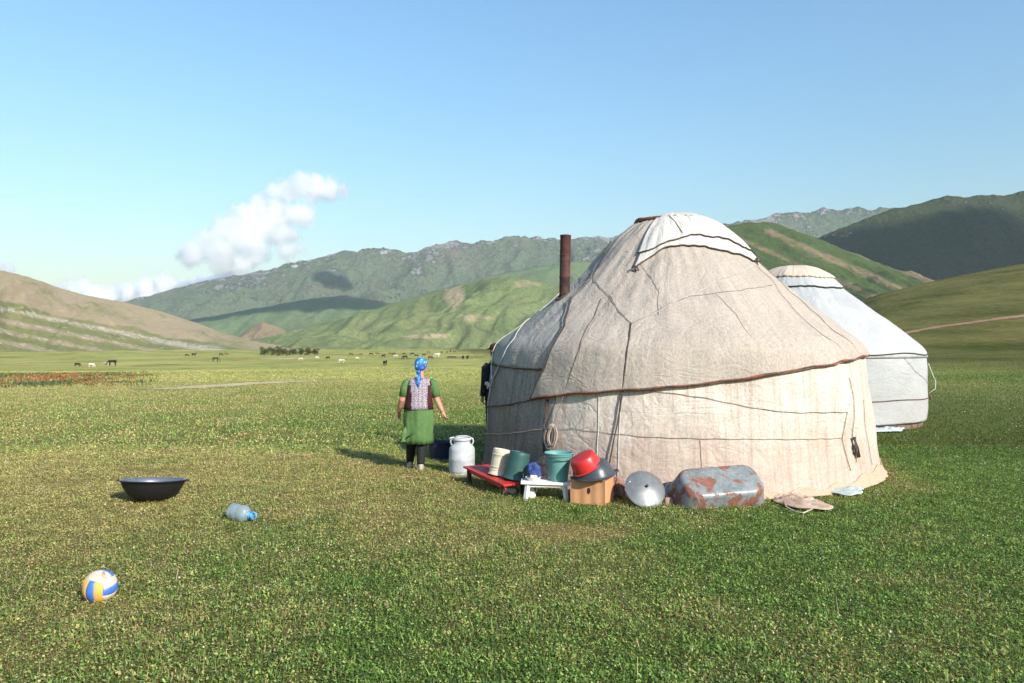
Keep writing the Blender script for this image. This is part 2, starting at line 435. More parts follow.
PATHS = (([(150, 390), (200, 387), (240, 384.5), (285, 382), (330, 380.5)], .75),)
def off_path(X, Y):
    keep = np.ones(len(X), bool); wob = 1 + .5 * fbm(X / 1.1, Y / 1.1, 2)
    for pix, w in PATHS:
        P = [gp(*p) for p in pix]
        for a, b in zip(P, P[1:]):
            dx, dy = b.x - a.x, b.y - a.y; t = np.clip(((X - a.x) * dx + (Y - a.y) * dy) / (dx * dx + dy * dy), 0, 1)
            keep &= np.hypot(X - a.x - t * dx, Y - a.y - t * dy) > w * wob
    return keep
def strip(name, pix, widths, mat, lift=.03, seed=0):
    """a worn strip of bare earth laid on the ground along a line"""
    pts = np.array([gp(*p)[:] for p in pix]); t = np.linspace(0, len(pts) - 1, 90)
    cx = np.interp(t, range(len(pts)), pts[:, 0]); cy = np.interp(t, range(len(pts)), pts[:, 1])
    w = np.interp(t, range(len(widths)), widths)
    tx = np.gradient(cx); ty = np.gradient(cy); l = np.hypot(tx, ty); nx, ny = -ty / l, tx / l
    s = np.linspace(-1, 1, 9)
    wl = w * (1 + .35 * fbm(t * .9 + seed, t * 0 + seed, 3))
    X = cx[:, None] + nx[:, None] * s * wl[:, None]; Y = cy[:, None] + ny[:, None] * s * wl[:, None]
    Z = ground_z(X, Y) + lift
    V = np.stack([X, Y, Z], -1)
    if (tx.mean() > 0): V = V[:, :, :]
    e = np.broadcast_to(1 - np.abs(s), V.shape[:2])
    o = grid_mesh(name, V, mat, attrs={'edge': e}); o['kind'] = 'structure'; return o
def mat_earth(name, c1, c2, scale=.8):
    m, nt, b = new_mat(name); v = coords(nt)
    n1 = noise(nt, v, scale, 7, .72)
    L(nt, ramp(nt, n1, [(.35, c2), (.65, c1)]), b.inputs['Base Color']); b.inputs['Roughness'].default_value = 1; spec(b, .05)
    e = attr(nt, 'edge').outputs['Fac']
    k = math_(nt, 'ADD', math_(nt, 'MULTIPLY', e, 1.2), math_(nt, 'MULTIPLY', math_(nt, 'SUBTRACT', noise(nt, v, scale * .7, 6, .75), .6), 2.4))
    L(nt, ramp(nt, k, [(.10, 0), (.22, 1)]), b.inputs['Alpha'])
    return m

# ------------------------------------------------------------------ hills
def mat_hill(name, green, green2, dry, rock, scale, rockiness=.0, snow=False, bstr=.6, bdist=8):
    m, nt, b = new_mat(name)
    v = coords(nt, (1 / scale,) * 3)
    n1 = noise(nt, v, 1.2, 7, .65); n2 = noise(nt, v, 9, 8, .72); n3 = noise(nt, v, 34, 6, .75)
    d = attr(nt, 'dry').outputs['Fac']; rk = attr(nt, 'rock').outputs['Fac']
    col = mix(nt, ramp(nt, n1, [(.35, 0), (.65, 1)]), green, green2)
    k = math_(nt, 'ADD', d, math_(nt, 'MULTIPLY', math_(nt, 'SUBTRACT', n2, .5), .9))
    col = mix(nt, ramp(nt, k, [(.35, 0), (.65, 1)]), col, mix(nt, n3, dry, tuple(.7 * x for x in dry)))
    col = mix(nt, .4, col, mix(nt, 1.0, col, ramp(nt, n3, [(.35, .35), (.65, 1.5)]), 'MULTIPLY'))
    k2 = math_(nt, 'ADD', rk, math_(nt, 'MULTIPLY', math_(nt, 'SUBTRACT', n2, .5), 2.2))
    k2 = math_(nt, 'ADD', k2, math_(nt, 'MULTIPLY', math_(nt, 'SUBTRACT', n3, .5), 1.4))
    rf = ramp(nt, k2, [(.55, 0), (.75, 1)])
    col = mix(nt, rf, col, ramp(nt, n3, [(.35, tuple(.45 * x for x in rock)), (.6, rock)]))
    if snow:
        s = attr(nt, 'snow').outputs['Fac']
        k3 = math_(nt, 'ADD', s, math_(nt, 'MULTIPLY', math_(nt, 'SUBTRACT', n2, .5), 1.2))
        col = mix(nt, ramp(nt, k3, [(.62, 0), (.68, 1)]), col, (.8, .82, .85))
    L(nt, col, b.inputs['Base Color']); b.inputs['Roughness'].default_value = 1; spec(b, .03)
    hgt = math_(nt, 'ADD', n2, math_(nt, 'MULTIPLY', math_(nt, 'MULTIPLY', n3, rf), .8))
    bump(nt, b, hgt, bstr, bdist)
    return m

def hill(name, ridge, Yr, Lf, Lb, shear, mat, gully=.16, lam=500, warp=.35, prof=1.25, rough=.05, base=-4, dryf=None, rockf=None, snowf=None, nu=420, nv=110, seed=0, vk=1.1, roll=.10):
    """a hill as a real body: ridge line, front slope, back slope, cut by gullies that run down the slope"""
    rp = np.array(ridge, float)
    u = np.linspace(0, 1, nu)
    pu = np.linspace(0, 1, len(rp))
    px = np.interp(u, (rp[:, 0] - rp[0, 0]) / (rp[-1, 0] - rp[0, 0]), rp[:, 0])
    py = np.interp(px, rp[:, 0], rp[:, 1])
    k = np.ones(7) / 7; pyp = np.pad(py, 3, mode='edge'); py = np.convolve(pyp, k, 'valid')
    Y = np.interp(px, [p[0] for p in Yr], [p[1] for p in Yr]) if hasattr(Yr, '__len__') else np.full(nu, float(Yr))
    xr = (px - CX) / F * Y; zr = CAMZ + (HY - py) / F * Y - base
    v = np.concatenate([-np.linspace(1, 0, nv // 3, endpoint=False), np.linspace(0, 1, nv - nv // 3)])
    U, Vv = np.meshgrid(np.arange(nu), v, indexing='ij')
    Lfu = np.interp(px, [p[0] for p in Lf], [p[1] for p in Lf]) if hasattr(Lf, '__len__') else np.full(nu, float(Lf))
    Ld = np.where(Vv >= 0, Vv * Lfu[:, None], Vv * Lb)
    X = xr[:, None] + shear * Ld; YY = Y[:, None] - Ld
    a = np.abs(Vv)
    p = (1 - a) ** prof * .55 + .45 * .5 * (1 + np.cos(np.pi * a))
    along = np.cumsum(np.concatenate([[0], np.hypot(np.diff(xr), np.diff(Y))]))[:, None] + 0 * Vv
    wx = fbm(X / lam * .8 + seed, YY / lam * .8, 3) * warp
    g1 = ridged(along / lam + wx + seed, Vv * vk + seed * 1.7 + wx, 5, .55)
    w = np.sin(np.pi * np.clip(a, 0, 1)) ** .8
    H = zr[:, None] * p
    H = H - gully * zr[:, None] * (1 - g1) * 2.0 * w
    g2 = ridged(along / lam * 3.1 + wx * 2.5 + 4 + seed, Vv * vk * 2.2 + wx * 2 + seed, 4, .55)
    H = H - gully * .38 * zr[:, None] * (1 - g2) * 2.0 * w
    H = H + roll * zr[:, None] * fbm(X / (lam * 1.6) + 31 + seed, YY / (lam * 1.6), 3) * w
    H = H + rough * zr[:, None] * (ridged(X / lam * 5 + seed, YY / lam * 5, 4, .6) - .75) * (.35 + p) * np.clip(p * 4, 0, 1)
    Z = base + np.where(a > .97, H - 6, H)
    C = np.stack([X, YY, Z], -1)
    PXI = CX + F * X / YY; PYI = HY - F * (Z - CAMZ) / YY
    dry = dryf(PXI, PYI, Vv, g1) if dryf else 0 * Z
    rock = rockf(PXI, PYI, Vv, g1) if rockf else 0 * Z
    at = {'dry': dry, 'rock': rock}
    if snowf: at['snow'] = snowf(PXI, PYI, Vv, g1)
    o = grid_mesh(name, C[:, ::-1], mat, attrs={k2: a2[:, ::-1] for k2, a2 in at.items()}); o['kind'] = 'structure'
    return o

def blob(px, py, x, y, rx, ry): return np.exp(-(((px - x) / rx) ** 2 + ((py - y) / ry) ** 2))
def build_hills():
    # far rocky mountains across the valley
    mB = mat_hill('far_mountain_slopes', (.13, .175, .10), (.17, .20, .12), (.26, .235, .16), (.50, .48, .45), 900, snow=True, bstr=1.0, bdist=110)
    hill('mountains', [(-500, 330), (-200, 318), (60, 312), (100, 306), (135, 300), (160, 293), (185, 284), (205, 281), (235, 275), (262, 270), (290, 262), (315, 258), (345, 250), (372, 247), (395, 249), (410, 251), (432, 244), (455, 240), (475, 242), (500, 237), (520, 235), (560, 238), (600, 236), (640, 232), (700, 226), (740, 221), (775, 214), (790, 211), (810, 208), (850, 207), (890, 207), (940, 206), (1100, 204), (1400, 220)],
         6500, 2700, 1500, -.15, mB, gully=.25, lam=1200, rough=.046, prof=1.15, nu=900, nv=200, seed=3,
         dryf=lambda x, y, v, g: .25 + .5 * fbm(x / 60, y / 30, 3),
         rockf=lambda x, y, v, g: .54 * sstep(.62, .15, v) * (.55 + .6 * sstep(.5, .9, g)) + .22 * sstep(.12, .0, np.abs(v)) + .30 * fbm(x / 35, y / 12, 3),
         snowf=lambda x, y, v, g: .75 * (blob(x, y, 383, 252, 9, 4) + blob(x, y, 405, 252, 8, 3) + blob(x, y, 531, 238, 5, 3) + blob(x, y, 733, 223, 8, 3) + blob(x, y, 294, 266, 8, 3)))
    # middle ridges behind the green hill
    mC = mat_hill('middle_ridge_slopes', (.10, .145, .065), (.13, .16, .075), (.26, .21, .13), (.3, .27, .22), 500, bstr=.5, bdist=14)
    hill('hills', [(60, 346), (130, 330), (170, 322), (200, 318), (225, 314), (250, 309), (285, 303), (315, 298), (345, 295), (365, 299), (395, 303), (430, 292), (480, 278), (530, 268), (560, 262), (620, 258), (700, 262), (800, 280)],
         4300, 1700, 800, .1, mC, gully=.16, lam=800, rough=.03, prof=1.1, nu=420, nv=110, seed=8,
         dryf=lambda x, y, v, g: .15 + .35 * fbm(x / 40, y / 20, 3) + .5 * blob(x, y, 345, 297, 40, 4))
    mD2 = mat_hill('brown_foothill_slopes', (.10, .13, .04), (.13, .135, .05), (.25, .19, .11), (.34, .3, .24), 200, bstr=.5, bdist=6)
    hill('foothills', [(200, 348), (232, 342), (248, 329), (262, 321), (276, 326), (290, 333), (310, 341), (330, 349)],
         2700, 500, 400, .25, mD2, gully=.2, lam=160, rough=.05, nu=160, nv=70, seed=5, dryf=lambda x, y, v, g: .75 - .4 * sstep(275, 300, x) + 0 * g)
    # the green hill behind the woman
    mD = mat_hill('green_hill_slopes', (.13, .175, .072), (.19, .21, .095), (.40, .32, .20), (.42, .38, .31), 260, bstr=.8, bdist=14)
    def dryD(x, y, v, g):
        return (.12 + .25 * fbm(x / 45, y / 18, 3) + .75 * blob(x, y, 455, 296, 11, 13) + .5 * blob(x, y, 478, 318, 18, 5) + .45 * blob(x, y, 528, 283, 20, 8)
                + .9 * blob(x, y - (430 - x) * .02, 425, 336, 28, 2.0) + .35 * sstep(.82, .95, g) * sstep(.2, .5, v))
    hill('green_hills', [(230, 356), (272, 350), (290, 340), (330, 326), (360, 314), (400, 301), (430, 293), (460, 284), (490, 278), (515, 276), (535, 279), (550, 285), (575, 289), (620, 280), (680, 268), (740, 275), (800, 300), (880, 340), (930, 352)],
         [(180, 2700), (300, 2400), (500, 2000), (900, 1700)], [(180, 700), (500, 1150), (900, 900)], 700, -.22, mD, gully=.235, lam=360, rough=.022, prof=1.3, nu=520, nv=150, seed=21, dryf=dryD, vk=1.0, roll=.16)
    # brown hills at the left edge
    mA = mat_hill('brown_hill_slopes', (.15, .165, .065), (.20, .19, .085), (.36, .285, .18), (.46, .42, .31), 150, bstr=.4, bdist=3)
    def bandA(x, y):
        q = y - .20 * x
        return q, np.sin(q / 1.75 * (1 - .0 * x) + .8 * fbm(x / 60, y / 12, 3) + 1.0) 
    def dryA(x, y, v, g):
        q, st = bandA(x, y); q = q + 8 * fbm(x / 40 + 3, y / 25, 3)
        up = sstep(304, 300, q)
        return up * (.68 + .45 * fbm(x / 50, y / 16, 3) - .3 * sstep(.75, .95, g)) + (1 - up) * (.42 + .25 * st + .3 * fbm(x / 24, y / 6, 3))
    def rockA(x, y, v, g):
        q, st = bandA(x, y); q = q + 8 * fbm(x / 40 + 3, y / 25, 3)
        up = sstep(306, 301, q)
        return (1 - up) * (.24 + .26 * sstep(-.2, .9, st) + .22 * np.exp(-((q - 307) / 5) ** 2) + .25 * sstep(120, 230, x))
    hill('brown_hills', [(-700, 200), (-400, 225), (-200, 240), (-100, 252), (-40, 262), (0, 270), (30, 277), (60, 288), (90, 296), (120, 301), (160, 311), (200, 324), (230, 336), (265, 348), (300, 353)],
         [(-700, 700), (-100, 800), (0, 950), (265, 1900), (300, 2000)], [(-700, 420), (0, 560), (265, 700)], 500, .55, mA, gully=.10, lam=240, rough=.014, prof=1.2, nu=520, nv=150, seed=11, dryf=dryA, rockf=rockA, roll=.13)
    # green and brown hill right of the tent's crown
    mE = mat_hill('striped_hill_slopes', (.055, .088, .032), (.075, .10, .038), (.24, .18, .11), (.34, .3, .24), 190, bstr=.7, bdist=9)
    def dryE(x, y, v, g):
        s = (y - 222) - .42 * (x - 770)
        a = .56 * np.exp(-((s - 10 - .02 * (x - 770)) / 5.5) ** 2) * sstep(755, 775, x) + .75 * np.exp(-((s + 9) / 5.5) ** 2) * sstep(790, 815, x) + .5 * np.exp(-((s - 30) / 4) ** 2)
        return .08 + a + .22 * fbm(x / 26, y / 10, 3) + .4 * blob(x, y, 760, 221, 20, 3)
    hill('striped_hill', [(500, 353), (545, 349), (590, 330), (640, 268), (690, 238), (720, 226), (750, 221), (775, 222), (800, 231), (830, 243), (860, 256), (890, 267), (918, 277), (950, 296), (1010, 330), (1040, 348)],
         1500, 720, 600, .28, mE, gully=.12, lam=330, rough=.018, prof=1.2, nu=380, nv=130, seed=6, dryf=dryE, roll=.08)
    # big dark mountain at the right
    mF = mat_hill('right_mountain_slopes', (.062, .085, .038), (.085, .10, .048), (.17, .14, .09), (.34, .30, .27), 400, bstr=1.0, bdist=40)
    hill('right_mountain', [(740, 300), (790, 254), (820, 236), (850, 225), (880, 213), (905, 205), (925, 201), (945, 195), (965, 197), (990, 194), (1024, 191), (1080, 186), (1200, 178), (1500, 180), (1900, 230)],
         [(740, 2900), (1024, 2600), (1900, 1900)], 1250, 900, .12, mF, gully=.20, lam=620, rough=.018, prof=1.2, nu=520, nv=140, seed=14,
         dryf=lambda x, y, v, g: .12 + .4 * fbm(x / 45, y / 16, 3),
         rockf=lambda x, y, v, g: .45 * sstep(.22, .0, np.abs(v)) * (.5 + .8 * sstep(.6, .9, g)))

# ------------------------------------------------------------------ clouds and air
def cloud(name, blobs, Y, label, dens=.02, depth=1.0, nz=1 / 230, amp=1.45, shape_off=.0, grow=1.55, ani=.25, vox=None, group=None, coord=None):
    cs = []
    if coord is None:
        for (px, py, r) in blobs:
            p = ray(px, py, Y + random.uniform(-1, 1) * r * Y / F * .5 * depth); cs.append((Vector(p), r * grow * Y / F))
    else: cs = [(Vector(c), r) for c, r in coord]
    ctr = sum((c for c, r in cs), Vector()) / len(cs)
    mb = MB()
    for c, r in cs:
        n = 14
        mb.lathe([(r * 1.06 * math.sin(math.pi * k / 9), -r * 1.06 * math.cos(math.pi * k / 9)) if 0 < k < 9 else (0, -r * 1.06 if k == 0 else r * 1.06) for k in range(10)], n, 0, Matrix.Translation(c - ctr))
    m = bpy.data.materials.new(name + '_vapour'); m.use_nodes = True; nt = m.node_tree
    nt.nodes.remove(nt.nodes['Principled BSDF'])
    tc = N(nt, 'ShaderNodeTexCoord'); P = tc.outputs['Object']
    fld = None
    for c, r in cs:
        d = N(nt, 'ShaderNodeVectorMath', operation='DISTANCE'); L(nt, P, d.inputs[0]); d.inputs[1].default_value = c - ctr
        s = math_(nt, 'MULTIPLY_ADD', d.outputs['Value'], -1 / r, 1.0)
        fld = s if fld is None else math_(nt, 'SMOOTH_MAX', fld, s, .18)
    nz_ = N(nt, 'ShaderNodeTexNoise'); nz_.inputs['Scale'].default_value = nz; nz_.inputs['Detail'].default_value = 9; nz_.inputs['Roughness'].default_value = .74
    L(nt, P, nz_.inputs['Vector'])
    k = math_(nt, 'MULTIPLY_ADD', math_(nt, 'SUBTRACT', nz_.outputs['Fac'], .5), amp * 2, fld)
    k = math_(nt, 'SUBTRACT', k, shape_off)
    mr = N(nt, 'ShaderNodeMapRange'); mr.inputs['From Min'].default_value = .16; mr.inputs['From Max'].default_value = SOFT; mr.inputs['To Max'].default_value = dens
    L(nt, k, mr.inputs['Value'])
    pv = N(nt, 'ShaderNodeVolumePrincipled'); pv.inputs['Color'].default_value = (1, 1, 1, 1); pv.inputs['Anisotropy'].default_value = ani
    L(nt, mr.outputs['Result'], pv.inputs['Density']); L(nt, pv.outputs[0], nt.nodes['Material Output'].inputs['Volume'])
    m.cycles.volume_step_rate = 1.0
    o = mb.build(name, m); o.location = ctr
    mod(o, 'REMESH', mode='VOXEL', voxel_size=vox or min(r for c, r in cs) * .35)
    tag(o, label, 'cloud', group)
    return o
SOFT = .72
def build_clouds():
    cloud('cloud', [(300, 186, 12), (316, 188, 12), (286, 190, 10), (330, 189, 10), (342, 190, 7), (272, 190, 7), (278, 207, 12), (262, 206, 11), (300, 214, 12), (248, 217, 13), (228, 231, 14), (246, 236, 16), (270, 226, 15), (286, 236, 12), (208, 244, 13), (194, 254, 12), (224, 254, 16), (252, 254, 13), (240, 264, 10), (288, 252, 9), (182, 256, 7), (300, 250, 6)],
          13000, 'white puffy cumulus cloud floating alone above the far mountains', dens=.011)
    cloud('cloud', [(146, 288, 9), (165, 285, 10), (186, 289, 9), (206, 286, 10), (226, 283, 9), (238, 285, 6), (128, 293, 9), (112, 298, 10), (150, 298, 9)],
          14500, 'low white cloud bank just above the ridge at the valley mouth', dens=.022)
    cloud('cloud', [(58, 290, 6), (70, 287, 7), (83, 285, 7), (92, 290, 6), (76, 294, 9), (100, 300, 10), (40, 290, 5), (88, 302, 9)],
          14500, 'small low white cloud showing just over the brown hill slope', dens=.018)
    cloud('cloud', [(-14, 268, 8), (0, 269, 7), (10, 271, 5), (-30, 266, 9)], 14500, 'scrap of white cloud at the left above the brown hill crest', dens=.012)
    # clouds overhead whose shade lies on the mountains
    def over(p, z, r, name_label, parts):
        t = (z - p[2]) / SUNV[2]; c = np.array(p) + SUNV * t
        cl = [((c[0] + dx * r, c[1] + dy * r, c[2] + dz * r), rr * r) for dx, dy, dz, rr in parts]
        cloud('cloud', None, 0, name_label, dens=.03, coord=cl, nz=1 / (r * .8), amp=.5)
    over((1200, 2330, 370), 1600, 370, 'broad cumulus overhead whose shade lies on the right mountain', [(-.8, .35, 0, .95), (0, 0, 0, 1.2), (.9, -.35, 0, 1.1), (-.3, -.5, 0, .9), (-1.3, .6, 0, .7)])
    over((-1250, 4250, 190), 1950, 300, 'cumulus overhead whose shade lies on the middle ridges', [(-.9, -.1, 0, .95), (0, 0, 0, 1.2), (.9, .2, 0, .95), (-1.7, -.1, 0, .75)])
    over((-1330, 5900, 560), 2300, 170, 'small cumulus overhead shading a far mountain slope', [(-.4, 0, 0, .9), (.4, 0, 0, .8)])
def build_haze():
    mb = MB(); mb.box((0, 0, 506), (19000, 19000, 1036))
    m = bpy.data.materials.new('valley_air'); m.use_nodes = True; nt = m.node_tree
    nt.nodes.remove(nt.nodes['Principled BSDF'])
    pv = N(nt, 'ShaderNodeVolumePrincipled'); pv.inputs['Color'].default_value = (.80, .90, 1, 1); pv.inputs['Density'].default_value = HAZE; pv.inputs['Anisotropy'].default_value = .1
    L(nt, pv.outputs[0], nt.nodes['Material Output'].inputs['Volume'])
    o = mb.build('haze', m, smooth=False); o['kind'] = 'stuff'; o['label'] = 'thin pale blue valley haze'; 
HAZE = 3.6e-5

# ------------------------------------------------------------------ tents
class Tent:
    def __init__(s, c, prof, az, wr=1.0, seed=0):
        s.c = np.array(c); s.wr = wr; s.seed = seed
        a = R(az); s.d0 = np.array([-math.sin(a), -math.cos(a)]); s.r0 = np.array([math.cos(a), -math.sin(a)])
        p = np.array(prof, float)
        # smooth the profile
        t = np.linspace(0, len(p) - 1, 400); k = np.clip(np.floor(t).astype(int), 0, len(p) - 2); f = (t - k)[:, None]
        q = lambda i: p[np.clip(i, 0, len(p) - 1)]
        pts = .5 * ((2 * q(k)) + (-q(k - 1) + q(k + 1)) * f + (2 * q(k - 1) - 5 * q(k) + 4 * q(k + 1) - q(k + 2)) * f ** 2 + (-q(k - 1) + 3 * q(k) - 3 * q(k + 1) + q(k + 2)) * f ** 3)
        s.pts = pts; s.len = np.concatenate([[0], np.cumsum(np.hypot(*np.diff(pts, axis=0).T))])
    def rz(s, l): return np.interp(l, s.len, s.pts[:, 0]), np.interp(l, s.len, s.pts[:, 1])
    def l_of_z(s, z):
        zm = np.maximum.accumulate(s.pts[:, 1]) + np.arange(len(s.pts)) * 1e-7
        return np.interp(z, zm, s.len)
    def pt(s, th, l, off=0.0):
        th = np.asarray(th, float); l = np.asarray(l, float)
        r, z = s.rz(l); r2, z2 = s.rz(l + .02); r1, z1 = s.rz(l - .02)
        tr, tz = r2 - r1, z2 - z1; q = np.hypot(tr, tz) + 1e-9; nr, nz = tz / q, -tr / q
        k = np.clip(r / .8, 0, 1)
        u = th * 2.6
        w = s.wr * (.060 * fbm(u / 1.3 + s.seed, l / 1.1, 3) + .012 * fbm(u / .40 + 9 + s.seed, l / .55, 3) + .0035 * np.cos(th * 46 + 2 * fbm(u, l)) * sstep(1.9, 2.4, l)) * k
        o = off + w
        R_, Z = r + nr * o, np.maximum(z + nz * o, -.01)
        X = s.c[0] + R_ * (np.cos(th) * s.d0[0] + np.sin(th) * s.r0[0]); Y = s.c[1] + R_ * (np.cos(th) * s.d0[1] + np.sin(th) * s.r0[1])
        return np.stack(np.broadcast_arrays(X, Y, Z), -1)
    def hit(s, px, py):
        """(angle, length) where a line of sight meets the tent; else the nearest silhouette point"""
        best = None
        for Y in np.arange(s.c[1] - 3.2, s.c[1] + 2.0, .01):
            x, y, z = ray(px, py, Y)
            dx, dy = x - s.c[0], y - s.c[1]; r = math.hypot(dx, dy)
            if z < 0: z = 0
            rr = float(s.rz(s.l_of_z(z))[0]) if z < s.pts[-1, 1] else 0
            g = r - rr
            if best is None or g < best[0]: best = (g, dx, dy, z)
            if g <= 0: break
        g, dx, dy, z = best
        th = math.atan2(dx * s.r0[0] + dy * s.r0[1], dx * s.d0[0] + dy * s.d0[1])
        return th, float(s.l_of_z(z))
    def line(s, pix, n=None):
        q = np.array([s.hit(*p) for p in pix])
        # resample
        d = np.concatenate([[0], np.cumsum(np.hypot(np.diff(q[:, 0]) * 2, np.diff(q[:, 1])))])
        n = n or max(6, int(d[-1] / .05))
        t = np.linspace(0, d[-1], n)
        return np.interp(t, d, q[:, 0]), np.interp(t, d, q[:, 1])
    def panel(s, name, th, lo, hi, mat, parent, off=.0, nl=70, thick=.012):
        th = np.asarray(th, float); lo = np.broadcast_to(lo, th.shape); hi = np.broadcast_to(hi, th.shape)
        f = np.linspace(0, 1, nl)
        l = lo[:, None] + (hi - lo)[:, None] * f
        T = th[:, None] + 0 * l
        V = s.pt(T, l, off)
        uv = np.stack([T * 2.6, l], -1)
        o = grid_mesh(name, V, mat, parent, uv=uv)
        if thick: solid(o, thick, 0)
        return o
    def rope(s, name, pix, rad, mat, parent, off=.02, sag=0, flat=1.0, wob=.004):
        th, l = s.line(pix)
        l = l + wob * np.sin(np.arange(len(l)) * 1.3) 
        P = s.pt(th, l, off + rad * .3)
        mb = MB(); rad *= .70; mb.tube(P, [rad * random.uniform(.8, 1.2) for _ in P], 7, flat=flat)
        return mb.build(name, mat, parent)

def rope_path(name, pts, rad, mat, parent, n=8):
    mb = MB(); mb.tube(pts, rad, n); return mb.build(name, mat, parent)

def build_tent_brown():
    prof = [(2.83, 0.0), (2.80, .10), (2.76, .45), (2.72, .9), (2.665, 1.35), (2.62, 1.60), (2.55, 1.76), (2.37, 1.92), (1.97, 2.24), (1.58, 2.57), (1.21, 2.92), (.90, 3.25), (.60, 3.50), (.32, 3.61), (.04, 3.64)]
    T = Tent(Y1C, prof, 11.8, seed=2)
    root = thing('felt_tent', 'big beige felt tent with rusty stovepipe and roped roof', 'tent', (Y1C[0], Y1C[1], 0))
    # children are built in world space, so undo the root's offset
    def kid(o): o.location = (-Y1C[0], -Y1C[1], 0); return o
    fb = felt('beige_felt', (.445, .385, .325), (.27, .215, .17), (.30, .215, .16), .50, .50, .32)
    fw = felt('wall_canvas', (.62, .555, .48), (.34, .245, .19), (.35, .22, .16), .60, .85, .30)
    fg = felt('grey_felt', (.33, .30, .265), (.075, .065, .055), (.14, .09, .065), .85, 1.0, .45)  # left wall panel, much darker and greyer than the front canvas
    fgr = felt('grey_roof_felt', (.38, .36, .32), (.20, .185, .16), (.33, .29, .24), .45, .65, .35)  # left roof panel, a greyer tone than the front felt
    fc = felt('crown_canvas', (.54, .515, .47), (.48, .44, .385), (.50, .45, .39), .15, .15, .12)
    dk = simple('dark_rope', (.10, .070, .052), (.035, .024, .02), 40, .9, 0, .5)
    tan = simple('pale_rope', (.46, .36, .28), (.28, .21, .16), 50, .9, 0, .5)
    redhem = simple('red_brown_hem', (.27, .085, .05), (.12, .035, .02), 9, .9, 0, .5, dirt=(.07, .045, .035), dirt_amt=.5)
    white = simple('white_strap', (.70, .68, .64), (.45, .43, .40), 14, .85, 0, .3)
    rust = simple('rusty_pipe_iron', (.12, .045, .032), (.035, .018, .018), 7, .8, .25, .35, dirt=(.022, .017, .016), dirt_amt=.57)
    wood = simple('red_crown_wood', (.28, .10, .06), (.11, .04, .025), 12, .7, 0, .3)
    hole = R(1)
    # walls: front canvas, grey left part, back
    thL = T.hit(549, 430)[0]
    th = lambda a, b, n: np.linspace(a, b, n)
    shoulder = float(T.l_of_z(1.72))
    kid(T.panel('wall_front', th(thL - .02, 2.3, 300), 0, shoulder, fw, root, 0, 80))
    ol = kid(T.panel('wall_felt', th(-2.3, thL + .03, 170), 0, shoulder, fg, root, .012, 80)); ol['label'] = 'darker grey wall felt at the left'
    kid(T.panel('wall_back', th(2.27, 2 * math.pi - 2.27, 120), 0, shoulder, fw, root, .006, 40))
    # hem of the front roof felt, lower than the shoulder
    hx = [(533, 399), (565, 395), (620, 391), (680, 386.5), (740, 379), (800, 369), (856, 358)]
    hth, hl = zip(*[T.hit(*p) for p in hx])
    ex = np.array(hth); el = np.array(hl)
    apex = T.len[-1]
    ring_l = float(np.interp(-.50, -T.pts[:, 0], T.len))
    # front panel's left edge leans, so its angle depends on the height
    edge = [(532, 399), (546, 369), (556, 345), (566, 328), (574, 302), (585, 292), (596, 279), (606, 258), (612, 245)]
    eth, ele = zip(*[T.hit(*p) for p in edge]); eth, ele = np.array(eth), np.array(ele)
    tt = np.linspace(0, 1, 260); nl = 110
    th1 = 2.2
    lo_t = np.interp(np.linspace(ex[0], th1, 260), np.append(ex, th1), np.append(el, el[-1] + .05))
    lo_t = lo_t + .012 * np.sin(np.arange(260) * .33) * np.clip(fbm(np.arange(260) / 30, np.zeros(260), 2) + .5, 0, 1)
    f = np.linspace(0, 1, nl)
    Lg = lo_t[:, None] + (ring_l - lo_t)[:, None] * f
    left = np.interp(Lg, ele, eth)
    Tg = left + (th1 - left) * tt[:, None]
    V = T.pt(Tg, Lg, .035 + .02 * (1 - f)[None, :] ** 6)
    o = grid_mesh('roof_felt', V, fb, root, uv=np.stack([Tg * 2.6, Lg], -1)); solid(o, .014, 0); kid(o)
    # left roof felt, grey, hem higher
    hx2 = [(489, 362), (497, 365), (510, 367.5), (530, 369), (548, 370)]
    q = np.array([T.hit(*p) for p in hx2])
    th2 = np.linspace(-2.1, q[-1, 0] + .55, 190)
    lo2 = np.interp(th2, q[:, 0], q[:, 1]) + .02 * np.sin(th2 * 19)
    o = kid(T.panel('roof_felt', th2, lo2, ring_l, fgr, root, .018, 90)); o['label'] = 'greyer roof felt at the left'
    kid(T.panel('roof_back', np.linspace(2.15, 2 * math.pi - 2.05, 120), float(T.l_of_z(1.62)), ring_l, fb, root, .022, 50))
    # crown ring of bent wood, partly uncovered at the left
    mb = MB()
    P = T.pt(np.linspace(0, 2 * math.pi, 60), np.full(60, ring_l - .02), .05); mb.tube(P, .035, 8)
    for a in np.linspace(-.6, .6, 5):
        s_ = []
        for k in np.linspace(-1, 1, 15):
            ph = a * 1.0
            x = T.c[0] + .5 * k; y = T.c[1] + .5 * a * 1.2
            s_.append((x, y, 3.50 + .07 * (1 - k * k)))
        mb.tube(s_, .014, 6)
    kid(mb.build('crown_ring', wood, root))
    # pale canvas crown cover
    hem = [(637, 270), (650, 260.5), (665, 251), (685, 247.5), (705, 248.5), (730, 256), (751, 263.5)]
    q = np.array([T.hit(*p) for p in hem])
    tl = q[0, 0] - .02
    tc = np.linspace(tl, 2.6, 150)
    lo = np.interp(tc, np.append(q[:, 0], [1.75, 2.6]), np.append(q[:, 1], [q[-1, 1] + .05, q[-1, 1] + .1]))
    oc = kid(T.panel('crown_cover', tc, lo, apex - .005, fc, root, .058, 70, .014))
    # top flap: folded second layer of the cover with its own dark edge
    hem2 = [(637, 258), (650, 255), (668, 246), (690, 238.5), (700, 238), (718, 241), (735, 250), (752, 258)]
    q2 = np.array([T.hit(*p) for p in hem2])
    tc2 = np.linspace(q2[0, 0] + .03, 2.5, 140)
